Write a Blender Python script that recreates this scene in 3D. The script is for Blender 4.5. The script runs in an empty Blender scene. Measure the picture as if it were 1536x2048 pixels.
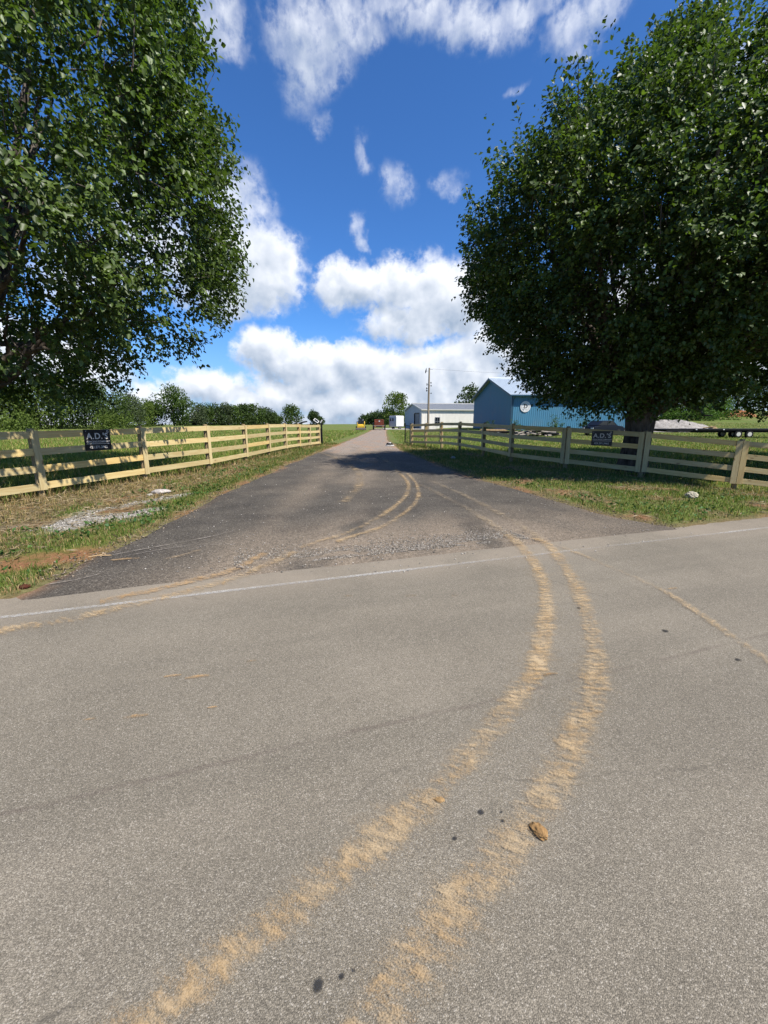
import bpy, math, random
import numpy as np
from mathutils import Vector, Matrix

R = math.radians
SC = bpy.context.scene
COL = SC.collection

# ------------------------------------------------------------------ camera
CAM_H = 1.6
cd = bpy.data.cameras.new("camera")
cd.sensor_fit = 'HORIZONTAL'
cd.sensor_width = 36.0
cd.lens = 36.0 * 820.0 / 1536.0
cd.clip_start = 0.05
cd.clip_end = 5000
cam = bpy.data.objects.new("camera", cd)
COL.objects.link(cam)
cam.location = (0, 0, CAM_H)
cam.rotation_euler = (R(90 - 12.447), 0, 0)
SC.camera = cam

# ------------------------------------------------------------------ node helpers
def nd(nt, typ, ins=None, **props):
    n = nt.nodes.new(typ)
    for k, v in props.items():
        setattr(n, k, v)
    for k, v in (ins or {}).items():
        s = n.inputs[k]
        if isinstance(v, bpy.types.NodeSocket):
            nt.links.new(v, s)
        else:
            s.default_value = v
    return n

def mth(nt, op, a, b=0.0, c=0.0, clamp=False):
    return nd(nt, 'ShaderNodeMath', {0: a, 1: b, 2: c}, operation=op, use_clamp=clamp).outputs[0]

def mixc(nt, f, a, b, blend='MIX'):
    def c4(v):
        return v if isinstance(v, bpy.types.NodeSocket) else (v[0], v[1], v[2], 1.0)
    return nd(nt, 'ShaderNodeMix', {0: f, 6: c4(a), 7: c4(b)}, data_type='RGBA', blend_type=blend).outputs[2]

def sstep(nt, v, lo, hi, a=0.0, b=1.0):
    return nd(nt, 'ShaderNodeMapRange', {0: v, 1: lo, 2: hi, 3: a, 4: b}, interpolation_type='SMOOTHSTEP').outputs[0]

def noise(nt, vec, scale, detail=3.0, rough=0.55, dist=0.0):
    n = nd(nt, 'ShaderNodeTexNoise', {'Scale': scale, 'Detail': detail, 'Roughness': rough, 'Distortion': dist})
    if vec is not None:
        nt.links.new(vec, n.inputs['Vector'])
    return n.outputs[0]

def vscale(nt, vec, s):
    return nd(nt, 'ShaderNodeVectorMath', {0: vec, 1: s}, operation='MULTIPLY').outputs[0]

# ------------------------------------------------------------------ sun and sky
SUN_EL, SUN_AZ = R(53), R(-36)          # azimuth from +X towards +Y
sv = Vector((math.cos(SUN_EL) * math.cos(SUN_AZ), math.cos(SUN_EL) * math.sin(SUN_AZ), math.sin(SUN_EL)))
sl = bpy.data.lights.new("sun", 'SUN')
sl.energy = 5.0
sl.angle = R(0.53)
sl.color = (1.0, 0.945, 0.86)
so = bpy.data.objects.new("sun", sl)
COL.objects.link(so)
so.location = (30, -10, 60)
so.rotation_euler = sv.to_track_quat('Z', 'Y').to_euler()

world = bpy.data.worlds.new("World")
SC.world = world
world.use_nodes = True
wt = world.node_tree
wt.nodes.clear()
SKY_STRENGTH = 0.1
sky = nd(wt, 'ShaderNodeTexSky', sky_type='NISHITA', sun_disc=False, sun_elevation=SUN_EL,
         sun_rotation=R(126), air_density=1.0, dust_density=0.3, ozone_density=4.0, altitude=250)

# clouds: azimuth, elevation, half widths (degrees), weight
CLOUDS = [(-16.5, 17.9, 6.4, 5.0, 1), (-13.7, 19.6, 3.8, 2.9, 0.9), (-20.0, 16.1, 5.0, 4.1, 1), (-17.7, 23.8, 3.9, 3.5, 0.8), (-12.7, 16.7, 3.3, 2.3, 0.8), (-27.0, 19.4, 6.4, 5.4, 0.6), (-4.3, 16.5, 4.1, 2.9, 1), (0.8, 16.5, 7.0, 2.9, 1), (6.5, 15.9, 5.7, 3.8, 1), (-4.9, 18.3, 2.2, 1.8, 0.7), (10.3, 14.7, 5.0, 4.1, 1), (4.0, 12.6, 7.1, 2.9, 0.9), (-14.7, 8.2, 3.8, 3.3, 1.1), (-9.7, 6.6, 5.8, 3.1, 1.1), (-3.2, 6.6, 6.3, 3.4, 1.1), (4.1, 5.4, 7.3, 4.4, 1), (10.6, 6.5, 6.4, 4.9, 1), (15.5, 9.4, 4.9, 5.2, 1), (-22.2, 4.1, 5.2, 2.5, 0.9), (-27.3, 2.8, 4.3, 2.0, 0.8), (-13.7, 3.1, 8.2, 2.4, 1), (-4.6, 2.5, 10.0, 2.5, 1), (5.5, 2.5, 9.9, 2.6, 1), (15.3, 2.7, 9.4, 3.1, 1), (-3.3, 22.0, 1.5, 1.6, 0.5), (1.3, 25.9, 2.3, 2.1, 0.5), (-2.6, 28.6, 1.1, 1.7, 0.42), (8.0, 26.1, 2.5, 1.2, 0.42), (15.2, 32.8, 1.3, 0.4, 0.36), (-18.0, 35.8, 3.1, 2.2, 0.62), (-8.4, 36.0, 4.7, 3.2, 0.76), (-3.8, 37.7, 4.5, 1.7, 0.66), (-9.7, 32.8, 2.7, 1.6, 0.5), (-7.5, 31.0, 1.7, 1.1, 0.36), (5.8, 37.6, 5.3, 1.7, 0.68), (10.8, 36.8, 5.5, 1.6, 0.62), (0.7, 38.6, 3.4, 1.1, 0.6), (20.7, 35.3, 3.5, 1.9, 0.62), (23.0, 36.0, 3.3, 1.3, 0.6), (14.9, 37.6, 4.2, 1.1, 0.6), (37.0, 6.3, 5.9, 5.5, 0.9), (28.7, 10.6, 6.0, 6.2, 0.8), (-38.5, 5.7, 8.2, 3.9, 0.9), (-33.1, 14.4, 5.4, 4.2, 0.6), (36.8, 27.2, 4.5, 4.9, 0.6)]

def cloud_group():
    g = bpy.data.node_groups.new("cloud_density", 'ShaderNodeTree')
    g.interface.new_socket("P", in_out='INPUT', socket_type='NodeSocketVector')
    g.interface.new_socket("Base", in_out='OUTPUT', socket_type='NodeSocketFloat')
    g.interface.new_socket("Soft", in_out='OUTPUT', socket_type='NodeSocketFloat')
    g.interface.new_socket("Density", in_out='OUTPUT', socket_type='NodeSocketFloat')
    gi = g.nodes.new('NodeGroupInput'); go = g.nodes.new('NodeGroupOutput')
    p = gi.outputs[0]
    w1 = nd(g, 'ShaderNodeTexNoise', {'Vector': p, 'Scale': 0.16, 'Detail': 4.0, 'Roughness': 0.6})
    off = nd(g, 'ShaderNodeVectorMath', {0: w1.outputs[1], 1: (0.5, 0.5, 0.5)}, operation='SUBTRACT').outputs[0]
    q = nd(g, 'ShaderNodeVectorMath', {0: off, 1: (6.0, 4.4, 0), 2: p}, operation='MULTIPLY_ADD').outputs[0]
    q = vscale(g, q, (1, 1, 0))
    tot = None; num = None; dnm = None
    for (a, e, ra, re, w) in CLOUDS:
        ra *= 1.55; re *= 1.55
        v = nd(g, 'ShaderNodeVectorMath', {0: q, 1: (1 / ra, 1 / re, 0), 2: (-a / ra, -e / re, 0)}, operation='MULTIPLY_ADD').outputs[0]
        d = nd(g, 'ShaderNodeVectorMath', {0: v}, operation='LENGTH').outputs['Value']
        s = sstep(g, d, 1.0, 0.2, 0.0, w)
        tot = s if tot is None else mth(g, 'MAXIMUM', tot, s)
        if w > 0.65:
            s2 = mth(g, 'MULTIPLY', s, s)
            vy = nd(g, 'ShaderNodeVectorMath', {0: v, 1: (0.35, 1.0, 0.0)}, operation='DOT_PRODUCT').outputs['Value']
            num = mth(g, 'MULTIPLY', s2, vy) if num is None else mth(g, 'MULTIPLY_ADD', s2, vy, num)
            dnm = s2 if dnm is None else mth(g, 'ADD', dnm, s2)
    loc = mth(g, 'DIVIDE', num, mth(g, 'ADD', dnm, 0.12))
    # low cloud bank all round the horizon, and broken cloud behind the viewer
    sx = nd(g, 'ShaderNodeSeparateXYZ', {0: p})
    bank = sstep(g, sx.outputs[1], 5.0, -0.5, 0.0, 0.72)
    tot = mth(g, 'MAXIMUM', tot, bank)
    far = sstep(g, mth(g, 'ABSOLUTE', sx.outputs[0]), 55, 80, 0.0, 1.0)
    big = sstep(g, noise(g, p, 0.045, 3), 0.56, 0.70, 0.0, 0.15)
    tot = mth(g, 'MAXIMUM', tot, mth(g, 'MULTIPLY', far, big))
    n1 = noise(g, p, 0.34, 7, 0.62)
    n2 = noise(g, p, 1.1, 6, 0.65)
    bl = mth(g, 'ABSOLUTE', mth(g, 'SUBTRACT', noise(g, p, 0.55, 5, 0.55), 0.5))
    f = mth(g, 'ADD', mth(g, 'MULTIPLY', mth(g, 'SUBTRACT', n1, 0.5), 1.0), mth(g, 'MULTIPLY', mth(g, 'SUBTRACT', n2, 0.5), 0.45))
    f = mth(g, 'ADD', f, mth(g, 'MULTIPLY', mth(g, 'SUBTRACT', 0.09, bl), 0.9))
    # noise only matters where there is some cloud
    f = mth(g, 'MULTIPLY', f, sstep(g, tot, 0.0, 0.25, 0.0, 1.0))
    den = mth(g, 'ADD', tot, f)
    ns = noise(g, p, 0.30, 2.5, 0.5)
    soft = mth(g, 'ADD', mth(g, 'MULTIPLY', tot, 0.8), mth(g, 'ADD', mth(g, 'MULTIPLY', ns, 1.2), mth(g, 'MULTIPLY', n1, 0.55)))
    g.links.new(loc, go.inputs[0]); g.links.new(soft, go.inputs[1]); g.links.new(den, go.inputs[2])
    return g

CG = cloud_group()
tcw = nd(wt, 'ShaderNodeTexCoord')
sx = nd(wt, 'ShaderNodeSeparateXYZ', {0: tcw.outputs['Generated']})
az = mth(wt, 'MULTIPLY', mth(wt, 'ARCTAN2', sx.outputs[0], sx.outputs[1]), 57.2958)
el = mth(wt, 'MULTIPLY', mth(wt, 'ARCSINE', sx.outputs[2]), 57.2958)
pv = nd(wt, 'ShaderNodeCombineXYZ', {0: az, 1: el, 2: 0.0}).outputs[0]
g1 = nd(wt, 'ShaderNodeGroup', {0: pv}, node_tree=CG) if False else None
def gnode(vec):
    n = wt.nodes.new('ShaderNodeGroup'); n.node_tree = CG
    wt.links.new(vec, n.inputs[0]); return n
ga = gnode(pv)
pv2 = nd(wt, 'ShaderNodeVectorMath', {0: pv, 1: (0.9, 1.7, 0)}, operation='ADD').outputs[0]
gb = gnode(pv2)
dens, s1, s2 = ga.outputs[2], ga.outputs[1], gb.outputs[1]
alpha = sstep(wt, dens, 0.13, 0.84)
alpha_w = sstep(wt, dens, 0.04, 1.3)
hi_ = sstep(wt, el, 18, 25)
alpha = mth(wt, 'ADD', mth(wt, 'MULTIPLY', alpha, mth(wt, 'SUBTRACT', 1.0, hi_)), mth(wt, 'MULTIPLY', alpha_w, hi_))
thick = sstep(wt, dens, 0.55, 1.15)
lit = mth(wt, 'ADD', 0.70, mth(wt, 'MULTIPLY', mth(wt, 'SUBTRACT', s1, s2), 0.95))
lit = mth(wt, 'ADD', lit, mth(wt, 'MULTIPLY', ga.outputs[0], 0.42))
lit = mth(wt, 'SUBTRACT', lit, mth(wt, 'MULTIPLY', thick, 0.22))
lit = mth(wt, 'SUBTRACT', lit, sstep(wt, el, 14, 1, 0.0, 0.06))
lit = mth(wt, 'ADD', lit, 0.0, clamp=True)
ccol = mixc(wt, lit, (0.33, 0.42, 0.56), (0.90, 0.93, 0.99))
skyc = mixc(wt, 1.0, sky.outputs[0], (0.56, 1.0, 1.50), 'MULTIPLY')
skyc = vscale(wt, skyc, (SKY_STRENGTH,) * 3)
skyc = mixc(wt, sstep(wt, el, 13, 0, 0.0, 0.55), skyc, (0.36, 0.52, 0.80))
fin = mixc(wt, alpha, skyc, ccol)
bg = nd(wt, 'ShaderNodeBackground', {'Color': fin, 'Strength': 0.68})
nd(wt, 'ShaderNodeOutputWorld', {0: bg.outputs[0]})

SC.view_settings.view_transform = 'Standard'
SC.view_settings.look = 'None'
SC.view_settings.exposure = 0.79
SC.view_settings.gamma = 1.0
SC.render.engine = 'CYCLES'
SC.cycles.max_bounces = 6
SC.cycles.diffuse_bounces = 3
SC.cycles.transparent_max_bounces = 12
SC.cycles.use_denoising = True

# ------------------------------------------------------------------ mesh helpers
def tag(o, label=None, cat=None, group=None, kind=None):
    if label: o['label'] = label
    if cat: o['category'] = cat
    if group: o['group'] = group
    if kind: o['kind'] = kind
    return o

def empty(name, loc=(0, 0, 0), rz=0.0):
    o = bpy.data.objects.new(name, None)
    COL.objects.link(o)
    o.location = loc
    o.rotation_euler = (0, 0, rz)
    o.empty_display_size = 0.2
    return o

def mesh_np(name, V, Fs, mat, parent=None, col=None, smooth=False, loc=None, uv=None):
    """V (N,3); Fs a (M,k) array or a list of such arrays."""
    V = np.ascontiguousarray(V, dtype=np.float32)
    if isinstance(Fs, np.ndarray): Fs = [Fs]
    Fs = [f for f in Fs if len(f)]
    me = bpy.data.meshes.new(name)
    me.vertices.add(len(V))
    me.vertices.foreach_set('co', V.ravel())
    li = np.concatenate([f.ravel() for f in Fs]).astype(np.int32)
    tot = np.concatenate([np.full(len(f), f.shape[1], np.int32) for f in Fs])
    st = np.concatenate([[0], np.cumsum(tot)[:-1]]).astype(np.int32)
    me.loops.add(len(li)); me.loops.foreach_set('vertex_index', li)
    me.polygons.add(len(tot)); me.polygons.foreach_set('loop_start', st)
    try: me.polygons.foreach_set('loop_total', tot)
    except Exception: pass
    if smooth: me.polygons.foreach_set('use_smooth', np.ones(len(tot), bool))
    me.update(calc_edges=True)
    me.validate()
    if col is not None:
        a = me.color_attributes.new('Col', 'FLOAT_COLOR', 'POINT')
        c = np.ones((len(V), 4), np.float32); c[:, :col.shape[1]] = col
        a.data.foreach_set('color', c.ravel())
    if uv is not None:
        u = me.uv_layers.new(name='UVMap')
        u.data.foreach_set('uv', np.ascontiguousarray(uv[li], dtype=np.float32).ravel())
    if mat: me.materials.append(mat)
    o = bpy.data.objects.new(name, me)
    COL.objects.link(o)
    if parent: o.parent = parent
    if loc is not None: o.location = loc
    return o

class MB:
    def __init__(s): s.v = []; s.f = []
    def add(s, vs, fs):
        b = len(s.v); s.v += [tuple(v) for v in vs]; s.f += [tuple(i + b for i in f) for f in fs]; return s
    def box(s, c, d, rz=0.0, rx=0.0, ry=0.0, bev=0.0):
        hx, hy, hz = d[0] / 2, d[1] / 2, d[2] / 2
        m = Matrix.Rotation(rz, 3, 'Z') @ Matrix.Rotation(ry, 3, 'Y') @ Matrix.Rotation(rx, 3, 'X')
        vs = [m @ Vector((x * hx, y * hy, z * hz)) + Vector(c) for z in (-1, 1) for y in (-1, 1) for x in (-1, 1)]
        return s.add(vs, [(0, 2, 3, 1), (4, 5, 7, 6), (0, 1, 5, 4), (2, 6, 7, 3), (0, 4, 6, 2), (1, 3, 7, 5)])
    def tube(s, pts, rad, n=8, cap=True):
        pts = [Vector(p) for p in pts]
        if not isinstance(rad, (list, tuple)): rad = [rad] * len(pts)
        rings = []
        for i, p in enumerate(pts):
            t = (pts[min(i + 1, len(pts) - 1)] - pts[max(i - 1, 0)]).normalized()
            a = t.orthogonal().normalized() if abs(t.z) < 0.9 else (Vector((1, 0, 0)) - t * t.x).normalized()
            if abs(t.z) < 0.9: a = t.cross(Vector((0, 0, 1))).normalized()
            b = t.cross(a)
            rings.append([p + (a * math.cos(2 * math.pi * k / n) + b * math.sin(2 * math.pi * k / n)) * rad[i] for k in range(n)])
        fs = []
        for i in range(len(pts) - 1):
            for k in range(n):
                k2 = (k + 1) % n
                fs.append((i * n + k, i * n + k2, (i + 1) * n + k2, (i + 1) * n + k))
        if cap:
            fs.append(tuple(reversed(range(n)))); fs.append(tuple((len(pts) - 1) * n + k for k in range(n)))
        return s.add([v for r in rings for v in r], fs)
    def prism(s, poly, axis, lo, hi):
        """poly: list of 2d points in the plane normal to axis"""
        def P(p, h):
            return {'x': (h, p[0], p[1]), 'y': (p[0], h, p[1]), 'z': (p[0], p[1], h)}[axis]
        n = len(poly)
        vs = [P(p, lo) for p in poly] + [P(p, hi) for p in poly]
        fs = [tuple(range(n)), tuple(reversed(range(n, 2 * n)))]
        for i in range(n):
            j = (i + 1) % n
            fs.append((i, i + n, j + n, j))
        return s.add(vs, fs)
    def build(s, name, mat, parent=None, loc=None, rot=None, bevel=0.0, smooth=False):
        me = bpy.data.meshes.new(name)
        me.from_pydata(s.v, [], s.f)
        me.materials.append(mat)
        import bmesh
        bm = bmesh.new(); bm.from_mesh(me)
        bmesh.ops.recalc_face_normals(bm, faces=bm.faces)
        if bevel > 0:
            bmesh.ops.bevel(bm, geom=list(bm.edges), offset=bevel, segments=2, affect='EDGES', profile=0.6)
        bm.to_mesh(me); bm.free()
        if smooth:
            for p in me.polygons: p.use_smooth = True
        o = bpy.data.objects.new(name, me)
        COL.objects.link(o)
        if parent: o.parent = parent
        if loc is not None: o.location = loc
        if rot is not None: o.rotation_euler = rot
        return o

def copy_tree(o, parent=None):
    c = o.copy(); COL.objects.link(c)
    if parent: c.parent = parent
    for ch in list(o.children): copy_tree(ch, c)
    return c

def text_obj(name, body, size, mat, parent, loc, align='CENTER', extrude=0.003, bold=0.0, xs=1.0):
    cu = bpy.data.curves.new(name, 'FONT')
    cu.body = body; cu.size = size; cu.align_x = align; cu.align_y = 'CENTER'
    cu.extrude = extrude; cu.offset = bold; cu.space_character = 1.08
    tmp = bpy.data.objects.new('tmp', cu); COL.objects.link(tmp)
    dg = bpy.context.evaluated_depsgraph_get(); dg.update()
    me = bpy.data.meshes.new_from_object(tmp.evaluated_get(dg))
    bpy.data.objects.remove(tmp)
    me.name = name; me.materials.clear(); me.materials.append(mat)
    o = bpy.data.objects.new(name, me); COL.objects.link(o)
    o.parent = parent; o.location = loc; o.rotation_euler = (R(90), 0, 0); o.scale = (xs, 1, 1)
    return o

# value noise in numpy
def vnoise(x, y, seed=0, octaves=3, gain=0.5):
    out = np.zeros(np.broadcast(x, y).shape); amp = 1.0; tot = 0
    x = np.asarray(x, float) + seed * 17.3; y = np.asarray(y, float) - seed * 9.1
    for o in range(octaves):
        xi = np.floor(x); yi = np.floor(y); fx = x - xi; fy = y - yi
        fx = fx * fx * (3 - 2 * fx); fy = fy * fy * (3 - 2 * fy)
        def h(a, b):
            s = np.sin(a * 127.1 + b * 311.7 + seed * 74.7 + o * 19.19) * 43758.5453
            return s - np.floor(s)
        v = (h(xi, yi) * (1 - fx) + h(xi + 1, yi) * fx) * (1 - fy) + (h(xi, yi + 1) * (1 - fx) + h(xi + 1, yi + 1) * fx) * fy
        out += v * amp; tot += amp; amp *= gain; x = x * 2.03 + 5.1; y = y * 2.03 + 3.7
    return out / tot

def smst(v, a, b):
    t = np.clip((v - a) / (b - a), 0, 1); return t * t * (3 - 2 * t)

# ------------------------------------------------------------------ materials
def new_mat(name):
    m = bpy.data.materials.new(name); m.use_nodes = True
    nt = m.node_tree; nt.nodes.clear()
    return m, nt

def out(nt, sh):
    nd(nt, 'ShaderNodeOutputMaterial', {0: sh})

ALB = 0.69
def pbsdf(nt, col, rough=0.8, spec=0.3, metal=0.0, bump=None, bstr=0.3, bdist=0.01):
    ins = {'Roughness': rough, 'Metallic': metal, 'Specular IOR Level': spec}
    # the colours in this script were picked by eye; ALB brings them to measured reflectances
    ins['Base Color'] = mixc(nt, 1.0, col, (ALB, ALB, ALB), 'MULTIPLY')
    p = nd(nt, 'ShaderNodeBsdfPrincipled', ins)
    if bump is not None:
        b = nd(nt, 'ShaderNodeBump', {'Strength': bstr, 'Distance': bdist, 'Height': bump})
        nt.links.new(b.outputs[0], p.inputs['Normal'])
    return p.outputs[0]

def simple_mat(name, col, rough=0.6, spec=0.3, metal=0.0, var=0.25, scale=6.0):
    """paint / metal / plastic with a little wear and unevenness"""
    m, nt = new_mat(name)
    oc = nd(nt, 'ShaderNodeTexCoord').outputs['Object']
    n = noise(nt, oc, scale, 5, 0.65)
    k = sstep(nt, n, 0.3, 0.7, 1 - var, 1 + var * 0.6)
    c = nd(nt, 'ShaderNodeVectorMath', {0: (col[0], col[1], col[2]), 1: k}, operation='MULTIPLY').outputs[0] if False else None
    cc = nd(nt, 'ShaderNodeCombineXYZ', {0: k, 1: k, 2: k}).outputs[0]
    c = mixc(nt, 1.0, col, cc, 'MULTIPLY')
    r = sstep(nt, noise(nt, oc, scale * 3, 3), 0.3, 0.7, rough * 0.85, min(1, rough * 1.15))
    out(nt, pbsdf(nt, c, r, spec, metal, n, 0.08, 0.02))
    return m

def wood_mat(name, a, b, axis, dark=(0.22, 0.13, 0.06)):
    m, nt = new_mat(name)
    oc = nd(nt, 'ShaderNodeTexCoord').outputs['Object']
    oi = nd(nt, 'ShaderNodeObjectInfo')
    rnd = oi.outputs['Random']
    sh = nd(nt, 'ShaderNodeCombineXYZ', {0: mth(nt, 'MULTIPLY', rnd, 37.0), 1: mth(nt, 'MULTIPLY', rnd, 91.0), 2: mth(nt, 'MULTIPLY', rnd, 53.0)}).outputs[0]
    s = (1.2, 16, 16) if axis == 'x' else (16, 16, 1.2)
    v = nd(nt, 'ShaderNodeVectorMath', {0: oc, 1: s, 2: sh}, operation='MULTIPLY_ADD').outputs[0]
    g = noise(nt, v, 1.6, 5, 0.6, 0.8)
    s2 = (0.5, 5, 5) if axis == 'x' else (5, 5, 0.5)
    v2 = nd(nt, 'ShaderNodeVectorMath', {0: oc, 1: s2, 2: sh}, operation='MULTIPLY_ADD').outputs[0]
    big = noise(nt, v2, 1.0, 3)
    c = mixc(nt, sstep(nt, g, 0.35, 0.68), a, b)
    tone = sstep(nt, rnd, 0.0, 1.0, 0.80, 1.08)
    tt = nd(nt, 'ShaderNodeCombineXYZ', {0: tone, 1: mth(nt, 'MULTIPLY', tone, sstep(nt, rnd, 0.75, 1.0, 1.0, 0.9)), 2: mth(nt, 'MULTIPLY', tone, sstep(nt, rnd, 0.75, 1.0, 1.0, 0.72))}).outputs[0]
    c = mixc(nt, 1.0, c, tt, 'MULTIPLY')
    c = mixc(nt, sstep(nt, big, 0.56, 0.8, 0.0, 0.4), c, b)
    # knots
    s3 = (2.2, 6, 6) if axis == 'x' else (6, 6, 2.2)
    vk = nd(nt, 'ShaderNodeVectorMath', {0: oc, 1: s3, 2: sh}, operation='MULTIPLY_ADD').outputs[0]
    vo = nd(nt, 'ShaderNodeTexVoronoi', {'Vector': vk, 'Scale': 0.9})
    knot = sstep(nt, vo.outputs['Distance'], 0.14, 0.06)
    c = mixc(nt, mth(nt, 'MULTIPLY', knot, 0.75), c, dark)
    out(nt, pbsdf(nt, c, 0.75, 0.25, 0, g, 0.25, 0.004))
    return m

def vcol_mat(name, rough=0.5, transl=0.3, spec=0.4, tcol=(1.3, 1.5, 0.6)):
    m, nt = new_mat(name)
    at = nd(nt, 'ShaderNodeAttribute', attribute_name='Col')
    c = at.outputs['Color']
    p = pbsdf(nt, c, rough, spec)
    if transl > 0:
        tc = mixc(nt, 1.0, c, [v * ALB for v in tcol], 'MULTIPLY')
        t = nd(nt, 'ShaderNodeBsdfTranslucent', {0: tc}).outputs[0]
        p = nd(nt, 'ShaderNodeMixShader', {0: transl, 1: p, 2: t}).outputs[0]
    out(nt, p)
    return m

LEAF = vcol_mat('glossy_leaf', 0.48, 0.32, 0.40)
FARLEAF = vcol_mat('far_leaf', 0.7, 0.3, 0.15)
BLADE = vcol_mat('grass_blade', 0.55, 0.3, 0.3, (1.2, 1.2, 0.7))
STONE = vcol_mat('stone', 0.9, 0.0, 0.2)

def bark_mat():
    m, nt = new_mat('bark')
    oc = nd(nt, 'ShaderNodeTexCoord').outputs['Object']
    n = noise(nt, vscale(nt, oc, (9, 9, 2.2)), 1.0, 6, 0.65)
    c = mixc(nt, sstep(nt, n, 0.3, 0.7), (0.055, 0.043, 0.034), (0.20, 0.17, 0.14))
    out(nt, pbsdf(nt, c, 0.9, 0.15, 0, n, 0.8, 0.03))
    return m
BARK = bark_mat()

PINE_X = wood_mat('fresh_pine_rail', (0.80, 0.66, 0.34), (0.66, 0.49, 0.22), 'x')
PINE_Z = wood_mat('fresh_pine_upright', (0.80, 0.66, 0.35), (0.66, 0.50, 0.24), 'z')
POSTW = wood_mat('post_wood', (0.46, 0.36, 0.20), (0.34, 0.24, 0.12), 'z')
GREYW = wood_mat('weathered_wood', (0.36, 0.32, 0.27), (0.24, 0.20, 0.16), 'z')
BLACKM = simple_mat('black_metal', (0.010, 0.010, 0.011), 0.7, 0.2)
WHITEP = simple_mat('white_paint', (0.80, 0.80, 0.79), 0.5, 0.3, var=0.08)
RUBBER = simple_mat('tyre_rubber', (0.018, 0.018, 0.018), 0.85, 0.2)
YELLOW = simple_mat('yellow_paint', (0.75, 0.48, 0.04), 0.4, 0.4, var=0.2)
RUSTRED = simple_mat('rust_red_paint', (0.26, 0.065, 0.035), 0.6, 0.3, var=0.45, scale=2)
GLASSD = simple_mat('dark_glass', (0.015, 0.02, 0.025), 0.12, 0.5, var=0.1)
GREYM = simple_mat('grey_metal', (0.35, 0.36, 0.37), 0.45, 0.4, 0.4)
SIGNB = simple_mat('sign_black', (0.012, 0.012, 0.016), 0.35, 0.4, var=0.1)
SIGNW = simple_mat('sign_lettering', (0.80, 0.74, 0.66), 0.5, 0.3, var=0.05)
LUMBER = simple_mat('lumber', (0.55, 0.38, 0.2), 0.8, 0.2, var=0.3)
LAMPRED = simple_mat('red_lens', (0.4, 0.02, 0.015), 0.3, 0.5, var=0.1)
CREAM = simple_mat('cream_trim', (0.75, 0.72, 0.62), 0.5, 0.3, var=0.1)

def cladding_mat(name, col, pitch=0.3, rough=0.45):
    """ribbed sheet metal: the ribs are in the mesh; here panel tone and dirt"""
    m, nt = new_mat(name)
    oc = nd(nt, 'ShaderNodeTexCoord').outputs['Object']
    st = noise(nt, vscale(nt, oc, (2.2, 2.2, 0.25)), 1.0, 5, 0.6)
    d = noise(nt, oc, 0.5, 4)
    c = mixc(nt, sstep(nt, st, 0.4, 0.75, 0.0, 0.28), col, [v * 0.6 + 0.03 for v in col])
    c = mixc(nt, sstep(nt, d, 0.5, 0.75, 0.0, 0.18), c, (0.30, 0.27, 0.23))
    out(nt, pbsdf(nt, c, rough, 0.4, 0.0, st, 0.05, 0.02))
    return m
BLUEC = cladding_mat('blue_cladding', (0.075, 0.245, 0.38))
BLUET = simple_mat('blue_trim', (0.035, 0.10, 0.16), 0.45, 0.4, var=0.1)
ROOFB = cladding_mat('pale_roof_sheet', (0.52, 0.60, 0.66), rough=0.35)
CREAMC = cladding_mat('cream_cladding', (0.95, 0.91, 0.82))
GABLEC = cladding_mat('shaded_cream_cladding', (0.50, 0.57, 0.62))  # cream cladding made greyer and bluer: the gable's shade put into its colour
ROOFG = cladding_mat('grey_roof_sheet', (0.30, 0.31, 0.31), rough=0.4)

# ------------------------------------------------------------------ layout of road, drive and land
RD = np.array([math.cos(R(18.05)), math.sin(R(18.05))])       # along the road
RN = np.array([-RD[1], RD[0]])                                # towards the field
LINE0 = np.array([0.0, 4.18])
def road_s(x, y):                                             # distance beyond the white line
    return (x - LINE0[0]) * RN[0] + (y - LINE0[1]) * RN[1]
def road_t(x, y):
    return (x - LINE0[0]) * RD[0] + (y - LINE0[1]) * RD[1]
DYL = ([-2, 3.3, 4.7, 6.0, 8.4, 11.9, 18.8, 23.8, 36.8, 62, 85, 100], [-3.3, -3.38, -3.48, -3.53, -3.63, -3.63, -3.60, -3.39, -3.0, -2.46, -2.3, -2.2])
DYR = ([-2, 5.7, 6.0, 7.2, 9.0, 11.9, 17.5, 23.8, 36.8, 62, 85, 100], [6.2, 5.2, 4.62, 3.89, 3.48, 2.66, 1.74, 0.92, 0.33, 0.30, 0.5, 1.2])
def drive_l(y): return np.interp(y, *DYL) + 0.30 * (vnoise(y * 0.9, y * 0 + 2.2, 3, 5, .65) - 0.5)
def drive_r(y): return np.interp(y, *DYR) + 0.30 * (vnoise(y * 0.9, y * 0 + 7.2, 5, 5, .65) - 0.5)
def road_edge(t): return 0.50 + 0.10 * (vnoise(t * 1.1, t * 0, 8, 3) - 0.5)
def paved_dist(x, y):
    """>0 outside the paving, in metres"""
    d1 = road_s(x, y) - road_edge(road_t(x, y))
    d2 = np.maximum(drive_l(y) - x, x - drive_r(y))
    d2 = np.where(y > 95, 9, d2)
    return np.minimum(d1, d2)

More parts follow.
